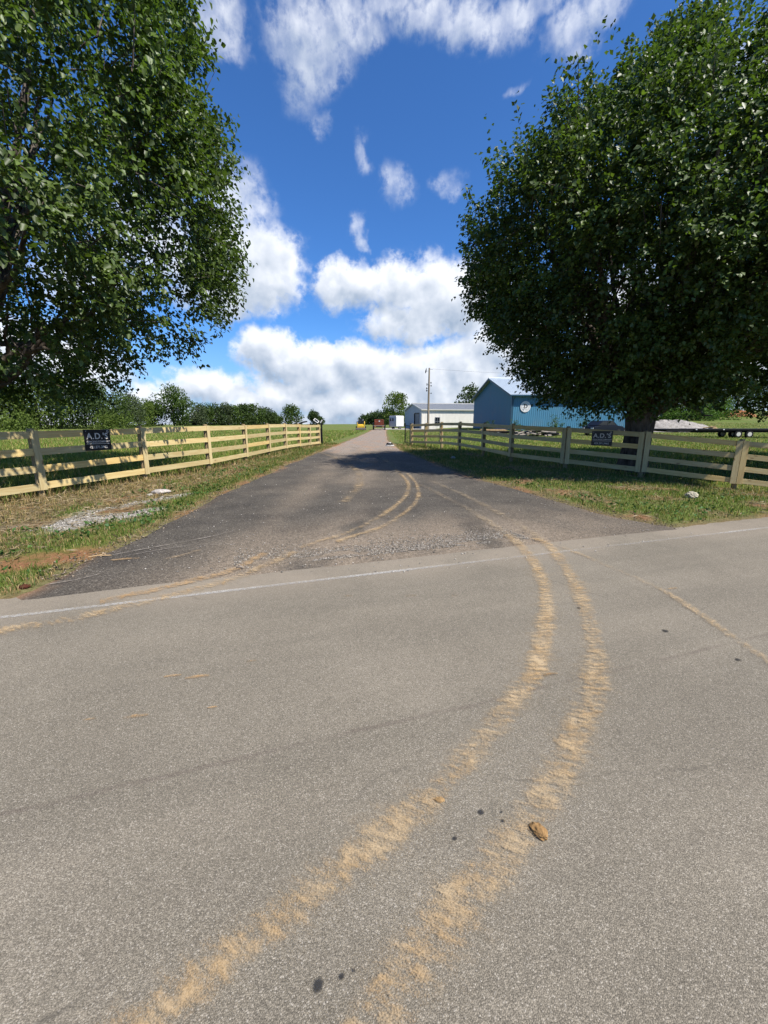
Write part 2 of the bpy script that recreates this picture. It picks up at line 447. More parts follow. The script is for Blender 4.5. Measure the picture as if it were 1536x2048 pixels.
def terrain(x, y):
    x = np.asarray(x, float); y = np.asarray(y, float)
    pd = paved_dist(x, y)
    k = smst(pd, 0.0, 0.5)
    z = 0.012 * k + 0.05 * (vnoise(x * 0.8, y * 0.8, 1, 3) - 0.5) * smst(pd, 0, 2.0)
    # ditch on the right verge, a slight rise towards the buildings and a hill on the right
    z = z - 0.44 * np.exp(-((x - 11.4) / 3.3) ** 2 - ((y - 12.0) / 3.2) ** 2) * smst(pd, 0.2, 3.0)
    z = z + 0.35 * smst(y, 42, 58) * smst(x, 8, 16)
    q = x / np.maximum(y, 1)
    z = z + 0.043 * np.maximum(0, y - 52) * smst(q, 0.58, 0.72) * (y < 400)
    # the land falls away behind the crest
    r = np.hypot(x, y)
    z = z - 0.06 * np.maximum(0, r - 260) * smst(r, 250, 330)
    # sunk under the paving
    z = np.where(pd < 0, np.minimum(z, -0.03 * smst(-pd, 0.0, 0.12)), z)
    z = z + 0.10 * (vnoise(x * 0.12, y * 0.12, 4, 2) - 0.5) * smst(y, 30, 60) * (pd > 0)
    return z

def span(lo, hi, f0, f1, step, grow=1.13):
    mid = list(np.arange(f0, f1, step))
    a = []; v = f0; s = step
    while v > lo: s *= grow; v -= s; a.append(v)
    b = []; v = mid[-1]; s = step
    while v < hi: s *= grow; v += s; b.append(v)
    return np.array(a[::-1] + mid + b)

gx = span(-900, 900, -14, 15, 0.13)
gy = span(-300, 900, 2.3, 34, 0.14)
GX, GY = np.meshgrid(gx, gy)
GZ = terrain(GX, GY)
V = np.stack([GX.ravel(), GY.ravel(), GZ.ravel()], 1)
nx, ny = len(gx), len(gy)
ii, jj = np.meshgrid(np.arange(ny - 1), np.arange(nx - 1), indexing='ij')
b0 = (ii * nx + jj).ravel()
GF = np.stack([b0, b0 + 1, b0 + nx + 1, b0 + nx], 1)

# what the verge wears: R dry thatch, G red clay, B pale gravel, A green strength
def seg_d(px, py, x0, y0, x1, y1):
    dx, dy = x1 - x0, y1 - y0
    t = np.clip(((px - x0) * dx + (py - y0) * dy) / (dx * dx + dy * dy), 0, 1)
    return np.hypot(px - x0 - t * dx, py - y0 - t * dy)
LF = [(-8.1, 6.1), (-7.35, 8.68), (-6.56, 11.2), (-5.85, 13.7), (-5.58, 16.6), (-5.38, 19.25), (-5.2, 21.8), (-4.97, 24.2), (-4.75, 26.4), (-4.43, 28.2)]
RF = [(1.91, 28.2), (2.69, 26.6), (3.42, 24.65), (4.11, 22.5), (4.75, 19.7), (5.1, 16.5), (6.42, 14.55), (8.19, 13.06), (10.4, 12.07), (12.6, 11.1)]
def left_fence_x(y): return np.interp(y, [p[1] for p in LF], [p[0] for p in LF])
def right_fence_y(x): return np.interp(x, [p[0] for p in RF], [p[1] for p in RF])
def masks(x, y):
    n1 = vnoise(x * 1.3, y * 1.3, 11, 4); n2 = vnoise(x * 3.1, y * 3.1, 12, 3); n3 = vnoise(x * 0.5, y * 0.5, 13, 3)
    pd = paved_dist(x, y)
    lfx = left_fence_x(y)
    left_v = (x < -2.5) & (x > lfx - 0.4) & (y < 30)
    # dry brown thatch between fence and drive on the left, thinner with distance
    dry = np.where(left_v, smst(n1 + 0.22 * smst(y, 16, 8) + 0.10 + 0.25 * (n2 - .5), 0.45, 0.8) * smst(pd, 0.5, 1.4), 0)
    fence_d = np.abs(x - lfx)
    dry = np.where(left_v, np.maximum(dry, smst(n2 + 0.5 - fence_d * 0.25, 0.5, 0.85) * smst(y, 24, 10)), dry)
    rv = (x > 1.5) & (y < right_fence_y(np.clip(x, 1.9, 12.6)) + 0.5) & (y < 30)
    dry = np.where(rv, smst(n1, 0.5, 0.68) * 0.75 + 0.5 * smst(n2, 0.62, 0.8), dry)
    dry = np.where(~left_v & ~rv, 0.35 * smst(n3, 0.45, 0.7), dry)
    edge = smst(pd, 0.45, 0.05)
    dry = np.maximum(dry, 0.8 * smst(pd, 0.3, 0.05))
    clay = edge * smst(n1 * .6 + n2 * .5, 0.5, 0.72) * np.where(x < 0, 0.8, 0.3)
    clay = np.maximum(clay, smst(seg_d(x, y, -4.4, 4.15, -3.75, 4.85) + (n2 - 0.5) * 0.5, 0.42, 0.15))
    clay = np.maximum(clay, 0.9 * smst(seg_d(x, y, -4.0, 27.5, -2.4, 30) + (n2 - 0.5) * 1.2, 1.3, 0.3))
    clay = np.maximum(clay, 0.55 * smst(seg_d(x, y, 10.2, 10.9, 12, 10.0) + (n2 - 0.5) * 0.9, 0.8, 0.2))
    clay = np.maximum(clay, 0.6 * smst(seg_d(x, y, 1.6, 24.5, 1.0, 30) + (n2 - 0.5) * 0.8, 0.6, 0.1))
    clay = np.maximum(clay, 0.75 * smst(n1 * n2, 0.36, 0.46) * (left_v | rv))
    grav = smst(seg_d(x, y, -5.15, 6.35, -4.35, 7.1) + (n2 - 0.5) * 0.7 + (n1 - 0.5) * 0.5, 0.55, 0.15)
    grav = np.maximum(grav, 0.6 * smst(seg_d(x, y, -6.0, 6.0, -5.1, 6.3) + (n2 - 0.5) * 0.8, 0.3, 0.05))
    grav = np.maximum(grav, 0.7 * smst(seg_d(x, y, -5.2, 7.1, -4.5, 9.0) + (n2 - 0.5) * 0.5, 0.3, 0.05))
    dry = dry * np.where(left_v, 0.85, 1.0)
    green = np.clip(1 - dry * 0.75 - clay * 0.95 - grav, 0, 1)
    return dry, clay, grav, green, left_v, rv
mk_ = masks(GX.ravel(), GY.ravel())
gcol = np.stack([mk_[0], mk_[1], mk_[2], mk_[3]], 1)

def ground_mat():
    m, nt = new_mat('grassland_soil')
    oc = nd(nt, 'ShaderNodeTexCoord').outputs['Object']
    at = nd(nt, 'ShaderNodeAttribute', attribute_name='Col')
    sp = nd(nt, 'ShaderNodeSeparateColor', {0: at.outputs['Color']})
    n1 = noise(nt, oc, 0.35, 5, 0.6); n2 = noise(nt, oc, 6.0, 5, 0.7); n3 = noise(nt, oc, 40, 4, 0.7)
    n0 = noise(nt, oc, 0.05, 4, 0.6)
    g = mixc(nt, sstep(nt, n2, 0.35, 0.68), (0.095, 0.140, 0.024), (0.215, 0.265, 0.062))
    g = mixc(nt, sstep(nt, n1, 0.42, 0.72, 0, 0.6), g, (0.19, 0.19, 0.07))
    g = mixc(nt, sstep(nt, n0, 0.45, 0.62, 0, 0.45), g, (0.10, 0.17, 0.03))
    soil = mixc(nt, sstep(nt, n3, 0.35, 0.65), (0.12, 0.085, 0.05), (0.29, 0.215, 0.13))
    soil = mixc(nt, sstep(nt, n2, 0.5, 0.72, 0, 0.7), soil, (0.43, 0.33, 0.18))
    c = mixc(nt, mth(nt, 'MULTIPLY', sp.outputs[0], 0.9), g, soil)
    clay = mixc(nt, sstep(nt, n3, 0.3, 0.7), (0.24, 0.105, 0.05), (0.40, 0.215, 0.11))
    c = mixc(nt, mth(nt, 'MULTIPLY', sp.outputs[1], sstep(nt, n2, 0.25, 0.55)), c, clay)
    gr = mixc(nt, sstep(nt, n3, 0.3, 0.7), (0.30, 0.27, 0.23), (0.62, 0.58, 0.52))
    c = mixc(nt, sp.outputs[2], c, gr)
    h = mth(nt, 'ADD', n3, mth(nt, 'MULTIPLY', n2, 1.5))
    out(nt, pbsdf(nt, c, 0.95, 0.1, 0, h, 0.7, 0.05))
    return m
gm_ = ground_mat()
go = mesh_np('ground', V, GF, gm_, col=gcol, smooth=True)
go.data.attributes['Col'].data.foreach_set('color', np.ascontiguousarray(gcol, np.float32).ravel())
tag(go, kind='structure')

# ------------------------------------------------------------------ road, drive
def road_mat():
    m, nt = new_mat('road_asphalt')
    oc = nd(nt, 'ShaderNodeTexCoord').outputs['Object']
    s = nd(nt, 'ShaderNodeVectorMath', {0: oc, 1: (RN[0], RN[1], 0)}, operation='DOT_PRODUCT').outputs['Value']
    t = nd(nt, 'ShaderNodeVectorMath', {0: oc, 1: (RD[0], RD[1], 0)}, operation='DOT_PRODUCT').outputs['Value']
    s = mth(nt, 'SUBTRACT', s, float(LINE0 @ RN))
    lane = nd(nt, 'ShaderNodeCombineXYZ', {0: mth(nt, 'MULTIPLY', t, 0.12), 1: mth(nt, 'MULTIPLY', s, 1.5), 2: 0.0}).outputs[0]
    nl = noise(nt, lane, 1.0, 4, 0.6)
    nb = noise(nt, oc, 0.7, 5, 0.65)
    nm = noise(nt, oc, 9.0, 4, 0.7)
    c = mixc(nt, sstep(nt, nb, 0.3, 0.7), (0.262, 0.229, 0.176), (0.332, 0.290, 0.224))
    c = mixc(nt, sstep(nt, nl, 0.40, 0.62, 0, 0.5), c, (0.222, 0.196, 0.152))
    np_ = noise(nt, oc, 0.28, 2, 0.5, 0.6)
    c = mixc(nt, sstep(nt, np_, 0.50, 0.60, 0, 0.28), c, (0.36, 0.315, 0.245))
    c = mixc(nt, sstep(nt, nm, 0.5, 0.8, 0, 0.35), c, (0.34, 0.30, 0.24))
    # aggregate
    v1 = nd(nt, 'ShaderNodeTexVoronoi', {'Vector': oc, 'Scale': 250.0, 'Randomness': 1.0})
    v2 = nd(nt, 'ShaderNodeTexVoronoi', {'Vector': oc, 'Scale': 430.0, 'Randomness': 1.0})
    r1 = nd(nt, 'ShaderNodeSeparateColor', {0: v1.outputs['Color']}).outputs[0]
    r2 = nd(nt, 'ShaderNodeSeparateColor', {0: v2.outputs['Color']}).outputs[1]
    k1 = sstep(nt, r1, 0.0, 1.0, 0.72, 1.24)
    hi = sstep(nt, r1, 0.91, 0.98, 0.0, 1.0)
    lo = sstep(nt, r2, 0.0, 1.0, 0.74, 1.2)
    kk = mth(nt, 'MULTIPLY', k1, lo)
    gap = sstep(nt, v1.outputs['Distance'], 0.35, 0.75, 1.0, 0.66)
    kk = mth(nt, 'MULTIPLY', kk, gap)
    kc = nd(nt, 'ShaderNodeCombineXYZ', {0: kk, 1: kk, 2: kk}).outputs[0]
    c = mixc(nt, 1.0, c, kc, 'MULTIPLY')
    c = mixc(nt, mth(nt, 'MULTIPLY', hi, 0.55), c, (0.54, 0.49, 0.41))
    # dark construction seam along the lane
    sn = mth(nt, 'ADD', s, mth(nt, 'MULTIPLY', mth(nt, 'SUBTRACT', noise(nt, nd(nt, 'ShaderNodeCombineXYZ', {0: t}).outputs[0], 1.3, 3), 0.5), 0.10))
    sd = mth(nt, 'ABSOLUTE', mth(nt, 'ADD', sn, 2.16))
    seam = sstep(nt, sd, 0.022, 0.004)
    c = mixc(nt, mth(nt, 'MULTIPLY', seam, sstep(nt, noise(nt, oc, 2.5, 3), 0.35, 0.6, 0.05, 0.32)), c, (0.105, 0.075, 0.065))
    # hairline cracks
    wv = nd(nt, 'ShaderNodeTexNoise', {'Vector': oc, 'Scale': 3.0, 'Detail': 3.0})
    wo = nd(nt, 'ShaderNodeVectorMath', {0: wv.outputs[1], 1: (0.22, 0.22, 0), 2: oc}, operation='MULTIPLY_ADD').outputs[0]
    ve = nd(nt, 'ShaderNodeTexVoronoi', {'Vector': wo, 'Scale': 0.42}, feature='DISTANCE_TO_EDGE')
    ck = mth(nt, 'MULTIPLY', sstep(nt, ve.outputs['Distance'], 0.0035, 0.0008), sstep(nt, noise(nt, oc, 0.6, 3), 0.48, 0.6, 0.0, 0.6))
    c = mixc(nt, ck, c, (0.09, 0.08, 0.065))
    # pale dust near the drive and along the shoulder
    du = mth(nt, 'MULTIPLY', sstep(nt, s, -0.55, 0.25), sstep(nt, nb, 0.25, 0.6))
    c = mixc(nt, mth(nt, 'MULTIPLY', du, 0.5), c, (0.36, 0.30, 0.23))
    out(nt, pbsdf(nt, c, 0.88, 0.22, 0, mth(nt, 'SUBTRACT', 1.0, v1.outputs['Distance']), 0.6, 0.004))
    return m

ts = np.concatenate([np.linspace(-300, -14, 60), np.arange(-13.8, 18, 0.12), np.linspace(18.2, 300, 60)])
ss = np.linspace(0, 1, 26)
T, S = np.meshgrid(ts, ss)
lo_e = -6.2
SS = lo_e + (road_edge(T) - lo_e) * S
PX = LINE0[0] + T * RD[0] + SS * RN[0]; PY = LINE0[1] + T * RD[1] + SS * RN[1]
PZ = np.full_like(PX, 0.006) - 0.012 * (S > 0.999)
V = np.stack([PX.ravel(), PY.ravel(), PZ.ravel()], 1)
n_t = len(ts)
ii, jj = np.meshgrid(np.arange(len(ss) - 1), np.arange(n_t - 1), indexing='ij')
b0 = (ii * n_t + jj).ravel()
tag(mesh_np('road', V, np.stack([b0, b0 + 1, b0 + n_t + 1, b0 + n_t], 1), road_mat(), smooth=True), kind='structure')

def drive_mat():
    m, nt = new_mat('drive_surface')
    oc = nd(nt, 'ShaderNodeTexCoord').outputs['Object']
    at = nd(nt, 'ShaderNodeAttribute', attribute_name='Col')
    sp = nd(nt, 'ShaderNodeSeparateColor', {0: at.outputs['Color']})
    nb = noise(nt, oc, 1.2, 5, 0.65); nm = noise(nt, oc, 14, 4, 0.7)
    c = mixc(nt, sstep(nt, nb, 0.3, 0.7), (0.085, 0.075, 0.063), (0.142, 0.125, 0.102))
    v1 = nd(nt, 'ShaderNodeTexVoronoi', {'Vector': oc, 'Scale': 85.0})
    r1 = nd(nt, 'ShaderNodeSeparateColor', {0: v1.outputs['Color']}).outputs[0]
    k = mth(nt, 'MULTIPLY', sstep(nt, r1, 0, 1, 0.66, 1.3), sstep(nt, v1.outputs['Distance'], 0.3, 0.8, 1.0, 0.6))
    kc = nd(nt, 'ShaderNodeCombineXYZ', {0: k, 1: k, 2: k}).outputs[0]
    dust = mixc(nt, sstep(nt, nm, 0.3, 0.7), (0.27, 0.215, 0.16), (0.40, 0.32, 0.235))
    c = mixc(nt, sp.outputs[0], c, dust)
    far = mixc(nt, sstep(nt, nm, 0.35, 0.65), (0.30, 0.24, 0.19), (0.44, 0.37, 0.30))
    c = mixc(nt, sp.outputs[1], c, far)
    c = mixc(nt, 1.0, c, kc, 'MULTIPLY')
    c = mixc(nt, mth(nt, 'MULTIPLY', sstep(nt, r1, 0.93, 0.98), 0.45), c, (0.40, 0.36, 0.30))
    red = mth(nt, 'MULTIPLY', sp.outputs[2], sstep(nt, nb, 0.3, 0.6))
    c = mixc(nt, red, c, (0.42, 0.22, 0.10))
    out(nt, pbsdf(nt, c, 0.9, 0.2, 0, mth(nt, 'ADD', nm, mth(nt, 'MULTIPLY', v1.outputs['Distance'], -0.6)), 0.7, 0.012))
    return m
dy = np.concatenate([np.arange(0.5, 32, 0.12), np.arange(32, 97, 0.8)])
us = np.linspace(0, 1, 60)
U, DYm = np.meshgrid(us, dy)
L_, R_ = drive_l(DYm), drive_r(DYm)
DX = L_ + (R_ - L_) * U
edge_in = np.minimum(U, 1 - U) * (R_ - L_)
DZ = 0.002 + 0.012 * (vnoise(DX * 1.5, DYm * 1.5, 21, 3) - 0.5) * smst(DYm, 6.5, 9) * smst(edge_in, 0, 0.3) - 0.02 * smst(edge_in, 0.05, 0.0)
# the drive lies below the road where they overlap
DZ = np.where(road_s(DX, DYm) < 0.62, DZ * 0.3 - 0.002, DZ)
n1 = vnoise(DX * 0.8, DYm * 0.35, 22, 4); n2 = vnoise(DX * 2.2, DYm * 1.2, 23, 3)
mid = (L_ + R_) / 2
trk = np.exp(-((DX - (-0.3 - 0.03 * DYm)) / 0.5) ** 2) + np.exp(-((DX - (-1.7 - 0.02 * DYm)) / 0.45) ** 2)
dust = 0.6 * smst(n1 * .8 + 0.30 * trk + .2 * n2, 0.40, 1.0)
joint = smst(road_s(DX, DYm) + (n1 - .5) * 1.5, 3.2, 0.7) * smst(DX, -3.3, -0.5) * smst(DX, 6.0, 1.5)
dust = np.clip(dust + 0.85 * joint * smst(n2, 0.15, 0.6), 0, 0.95)
far = smst(DYm + (n1 - 0.5) * 8, 20.5, 25)
dred = np.clip(smst(edge_in + (n2 - 0.5) * 0.5, 0.28, 0.0) * 0.8 * smst(n1, 0.35, 0.6) + far * 0.45 * smst(n2, 0.45, 0.75), 0, 1)
V = np.stack([DX.ravel(), DYm.ravel(), DZ.ravel()], 1)
nu = len(us)
ii, jj = np.meshgrid(np.arange(len(dy) - 1), np.arange(nu - 1), indexing='ij')
b0 = (ii * nu + jj).ravel()
tag(mesh_np('driveway', V, np.stack([b0, b0 + 1, b0 + nu + 1, b0 + nu], 1), drive_mat(), smooth=True,
            col=np.stack([dust.ravel(), far.ravel(), dred.ravel()], 1)), kind='structure')

# strips laid on the paving: u across (-1..1), v metres along
def strip(name, pts, widths, z, mat, kind='structure', n_sub=10, jitter=0.0, seed=0):
    P = np.array(pts, float); n = len(P)
    W = np.array(widths if hasattr(widths, '__len__') else [widths] * n, float)
    d = np.concatenate([[0], np.cumsum(np.hypot(*np.diff(P, axis=0).T))])
    tt = np.linspace(0, d[-1], max(n * n_sub, 4))
    # catmull-rom through the points
    def cr(vals, q):
        i = np.clip(np.searchsorted(d, q, side='right') - 1, 0, n - 2)
        f = (q - d[i]) / (d[i + 1] - d[i])
        p0 = vals[np.maximum(i - 1, 0)]; p1 = vals[i]; p2 = vals[i + 1]; p3 = vals[np.minimum(i + 2, n - 1)]
        return 0.5 * (2 * p1 + (p2 - p0) * f + (2 * p0 - 5 * p1 + 4 * p2 - p3) * f ** 2 + (3 * p1 - p0 - 3 * p2 + p3) * f ** 3)
    X = cr(P[:, 0], tt); Y = cr(P[:, 1], tt); Wd = np.interp(tt, d, W)
    tx = np.gradient(X); ty = np.gradient(Y); l = np.hypot(tx, ty); nxv, nyv = -ty / l, tx / l
    ks = np.linspace(-1, 1, 5)
    V = []; uv = []
    for k in ks:
        V.append(np.stack([X + nxv * Wd / 2 * k, Y + nyv * Wd / 2 * k, np.full_like(X, z)], 1))
        uv.append(np.stack([np.full_like(X, k), tt], 1))
    V = np.concatenate(V); uv = np.concatenate(uv)
    m = len(tt)
    ii, jj = np.meshgrid(np.arange(4), np.arange(m - 1), indexing='ij')
    b = (ii * m + jj).ravel()
    return tag(mesh_np(name, V, np.stack([b, b + m, b + m + 1, b + 1], 1)[:, ::-1].copy(), mat, uv=uv), kind=kind)

def mud_mat(name, lo, hi, a, b, tread=1.0):
    """dried clay left in the aggregate, broken up by tread marks; lo/hi set how much stays bare"""
    m, nt = new_mat(name)
    tc = nd(nt, 'ShaderNodeTexCoord')
    oc, uv = tc.outputs['Object'], tc.outputs['UV']
    su = nd(nt, 'ShaderNodeSeparateXYZ', {0: uv})
    u, v = su.outputs[0], su.outputs[1]
    au = mth(nt, 'ABSOLUTE', u)
    prof = sstep(nt, au, 1.0, 0.15)
    # angled tread lugs
    wob = mth(nt, 'MULTIPLY', noise(nt, oc, 9, 2), 0.10)
    lug = mth(nt, 'SINE', mth(nt, 'MULTIPLY', mth(nt, 'ADD', mth(nt, 'ADD', v, wob), mth(nt, 'MULTIPLY', u, 0.09)), 105.0))
    n1 = noise(nt, oc, 34, 6, 0.75); n2 = noise(nt, oc, 5, 4, 0.6); n3 = noise(nt, oc, 190, 3, 0.75)
    n4 = noise(nt, oc, 1.3, 3, 0.5)
    vo = nd(nt, 'ShaderNodeTexVoronoi', {'Vector': oc, 'Scale': 210.0})
    val = mth(nt, 'ADD', mth(nt, 'MULTIPLY', n1, 0.55), mth(nt, 'MULTIPLY', n2, 0.45))
    val = mth(nt, 'ADD', val, mth(nt, 'MULTIPLY', mth(nt, 'SUBTRACT', n3, 0.5), 0.75))
    stv = nd(nt, 'ShaderNodeCombineXYZ', {0: mth(nt, 'MULTIPLY', u, 1.6), 1: mth(nt, 'MULTIPLY', mth(nt, 'ADD', v, mth(nt, 'MULTIPLY', u, 0.05)), 38.0), 2: 0.0}).outputs[0]
    val = mth(nt, 'ADD', val, mth(nt, 'MULTIPLY', mth(nt, 'SUBTRACT', noise(nt, stv, 1.0, 4, 0.65), 0.5), 0.65))
    val = mth(nt, 'ADD', val, mth(nt, 'MULTIPLY', mth(nt, 'SUBTRACT', vo.outputs['Distance'], 0.5), 0.22))
    val = mth(nt, 'ADD', val, mth(nt, 'MULTIPLY', lug, 0.05 * tread))
    val = mth(nt, 'ADD', val, mth(nt, 'MULTIPLY', mth(nt, 'SUBTRACT', n4, 0.5), 0.62))
    val = mth(nt, 'ADD', val, mth(nt, 'MULTIPLY', mth(nt, 'SUBTRACT', noise(nt, oc, 11, 3, 0.6), 0.5), 0.5))
    val = mth(nt, 'ADD', val, mth(nt, 'MULTIPLY', mth(nt, 'SUBTRACT', prof, 1.0), 0.46))
    al = mth(nt, 'MULTIPLY', sstep(nt, val, lo, hi), 0.82)
    c = mixc(nt, sstep(nt, n2, 0.35, 0.65), a, b)
    c = mixc(nt, sstep(nt, n3, 0.4, 0.7, 0, 0.6), c, (0.58, 0.44, 0.28))
    p = pbsdf(nt, c, 0.95, 0.1, 0, val, 0.15, 0.003)
    tr = nd(nt, 'ShaderNodeBsdfTransparent').outputs[0]
    out(nt, nd(nt, 'ShaderNodeMixShader', {0: al, 1: tr, 2: p}).outputs[0])
    return m
MUD = mud_mat('dried_clay', 0.29, 0.82, (0.53, 0.345, 0.16), (0.60, 0.45, 0.27))
MUD_THIN = mud_mat('thin_dried_clay', 0.36, 0.9, (0.45, 0.32, 0.17), (0.52, 0.39, 0.24), 0.6)
MUD_DUST = mud_mat('clay_dust', 0.40, 1.5, (0.46, 0.34, 0.20), (0.50, 0.39, 0.26), 0.2)
MUD_SOLID = mud_mat('spread_clay', 0.28, 0.72, (0.46, 0.27, 0.11), (0.50, 0.33, 0.17), 0.3)

def line_mat():
    m, nt = new_mat('worn_white_line')
    oc = nd(nt, 'ShaderNodeTexCoord').outputs['Object']
    su = nd(nt, 'ShaderNodeSeparateXYZ', {0: nd(nt, 'ShaderNodeTexCoord').outputs['UV']})
    n1 = noise(nt, oc, 40, 4, 0.7); n2 = noise(nt, oc, 1.1, 3); n3 = noise(nt, oc, 150, 2)
    v = mth(nt, 'ADD', mth(nt, 'MULTIPLY', n1, 0.6), mth(nt, 'ADD', mth(nt, 'MULTIPLY', n2, 0.4), mth(nt, 'MULTIPLY', mth(nt, 'SUBTRACT', n3, 0.5), 0.5)))
    v = mth(nt, 'SUBTRACT', v, mth(nt, 'MULTIPLY', sstep(nt, mth(nt, 'ABSOLUTE', su.outputs[0]), 0.6, 1.0), 0.2))
    # more worn where traffic turns into the drive
    v = mth(nt, 'SUBTRACT', v, mth(nt, 'MULTIPLY', mth(nt, 'MULTIPLY', sstep(nt, su.outputs[1], 300.0, 301.6), sstep(nt, su.outputs[1], 306, 304.5)), 0.09))
    al = sstep(nt, v, 0.32, 0.62, 0.0, 0.62)
    p = pbsdf(nt, (0.62, 0.60, 0.56), 0.7, 0.3)
    out(nt, nd(nt, 'ShaderNodeMixShader', {0: al, 1: nd(nt, 'ShaderNodeBsdfTransparent').outputs[0], 2: p}).outputs[0])
    return m
lp = [tuple(LINE0 + RD * t) for t in np.linspace(-300, 300, 61)]
strip('edge_line', lp, 0.07, 0.0105, line_mat(), n_sub=3)

TRACKS = [
 # tracks of the vehicle that swung out of the drive, across the road
]
F_, P_ = 820.0, R(12.447)
def gp(px, py, z=0.0):
    """point of the ground plane under a given sight line (used once, to lay out the tyre tracks)"""
    a, d = (px - 768) / F_, (py - 1024) / F_
    r = (a, math.cos(P_) - d * math.sin(P_), -(math.sin(P_) + d * math.cos(P_)))
    t = (z - CAM_H) / r[2]
    return (r[0] * t, r[1] * t)
def tr(name, px, w, z, mat):
    strip(name, [gp(*p) for p in px], w, z, mat)
    if mat is MUD: strip('dust_band', [gp(*p) for p in px], w * 2.3, z - 0.002, MUD_DUST)
tr('mud_track', [(1010, 1070), (1040, 1092), (1075, 1140), (1092, 1200), (1090, 1260), (1070, 1340), (1020, 1410), (950, 1500), (870, 1590), (780, 1660), (680, 1740), (560, 1840), (440, 1930), (300, 2035), (150, 2150)], 0.27, 0.0145, MUD)
tr('mud_track', [(1070, 1078), (1100, 1095), (1140, 1150), (1170, 1220), (1190, 1290), (1190, 1370), (1160, 1450), (1125, 1540), (1075, 1625), (1010, 1705), (940, 1790), (870, 1880), (800, 1970), (745, 2055), (690, 2150)], 0.29, 0.0145, MUD)
tr('mud_track', [(1110, 1092), (1150, 1106), (1230, 1140), (1320, 1180), (1400, 1230), (1470, 1280), (1536, 1325), (1640, 1400)], 0.17, 0.0145, MUD_THIN)
tr('mud_track', [(600, 1098), (635, 1086), (720, 1056), (790, 1014), (815, 985), (815, 965), (800, 948)], 0.22, 0.020, MUD)
tr('mud_track', [(672, 1086), (700, 1076), (770, 1052), (820, 1018), (837, 992), (832, 968), (815, 948)], 0.20, 0.020, MUD)
FAINT = mud_mat('faint_clay', 0.36, 0.98, (0.42, 0.32, 0.20), (0.48, 0.38, 0.25), 0.3)
tr('mud_track', [(830, 965), (880, 990), (960, 1034), (1040, 1092)], 0.34, 0.018, FAINT)
tr('mud_track', [(860, 962), (930, 992), (1020, 1040), (1090, 1088)], 0.34, 0.018, FAINT)
tr('mud_track', [(-120, 1300), (0, 1266), (150, 1238), (330, 1196), (470, 1158), (545, 1125), (590, 1105)], 0.30, 0.0150, MUD)
tr('mud_track', [(200, 1206), (300, 1184), (400, 1160), (470, 1140), (530, 1108)], 0.26, 0.0150, MUD_SOLID)
tr('mud_track', [(330, 1120), (365, 1112), (400, 1102)], 0.16, 0.016, MUD_THIN)
tr('mud_track', [(640, 905), (700, 930), (720, 965), (690, 1005)], 0.5, 0.018, MUD_THIN)
tr('mud_track', [(700, 892), (760, 915), (800, 945)], 0.5, 0.018, MUD_THIN)
# pale scrape lines across the drive
SCR = mud_mat('pale_scrape', 0.30, 0.7, (0.34, 0.32, 0.30), (0.42, 0.39, 0.36), 0.2)
tr('scrape_mark', [(225, 1112), (330, 1092), (420, 1075), (480, 1060)], 0.035, 0.016, SCR)
tr('scrape_mark', [(90, 1172), (150, 1162), (200, 1150)], 0.04, 0.016, SCR)
tr('scrape_mark', [(230, 1118), (370, 1094), (480, 1090)], 0.025, 0.016, SCR)
# small flat clay smears dropped on the road
for i, (px, py, l) in enumerate([(345, 1355, 0.10), (395, 1357, 0.14), (270, 1437, 0.13), (180, 1442, 0.06), (503, 1325, 0.06), (822, 1194, 0.09), (697, 1194, 0.07), (910, 1193, 0.06), (1345, 1179, 0.10), (1100, 1352, 0.10), (880, 1602, 0.09), (425, 1418, 0.05), (1186, 1430, 0.12), (250, 1120, 0.3)]):
    x, y = gp(px, py)
    strip('mud_smear', [(x - l / 2, y - l * 0.1), (x, y + l * 0.05), (x + l / 2, y + l * 0.12)], [l * 0.3, l * 0.55, l * 0.25], 0.0125, MUD_SOLID)

def stain_mat():
    m, nt = new_mat('oil_drip')
    tc = nd(nt, 'ShaderNodeTexCoord')
    v = tc.outputs['UV']
    d = nd(nt, 'ShaderNodeVectorMath', {0: v}, operation='LENGTH').outputs['Value']
    n = noise(nt, tc.outputs['Object'], 45, 4, 0.65)
    al = sstep(nt, mth(nt, 'ADD', d, mth(nt, 'MULTIPLY', mth(nt, 'SUBTRACT', n, 0.5), 0.9)), 1.0, 0.35, 0.0, 0.8)
    out(nt, nd(nt, 'ShaderNodeMixShader', {0: al, 1: nd(nt, 'ShaderNodeBsdfTransparent').outputs[0], 2: pbsdf(nt, (0.035, 0.033, 0.03), 0.55, 0.4)}).outputs[0])
    return m
STAIN = stain_mat()
for (px, py, r) in [(638, 1976, 0.019), (684, 1958, 0.009), (708, 1946, 0.006), (962, 1628, 0.015), (1006, 1646, 0.009), (1003, 1628, 0.006), (910, 1681, 0.011), (1330, 1264, 0.026), (1476, 1322, 0.02), (1158, 1218, 0.02)]:
    x, y = gp(px, py)
    a = np.linspace(0, 2 * math.pi, 20, endpoint=False)
    V = np.stack([x + r * 1.3 * np.cos(a), y + r * 1.3 * np.sin(a), np.full(20, 0.0115)], 1)
    tag(mesh_np('oil_stain', V, np.arange(20)[None, :], STAIN, uv=np.stack([np.cos(a) * 1.2, np.sin(a) * 1.2], 1)), kind='structure')

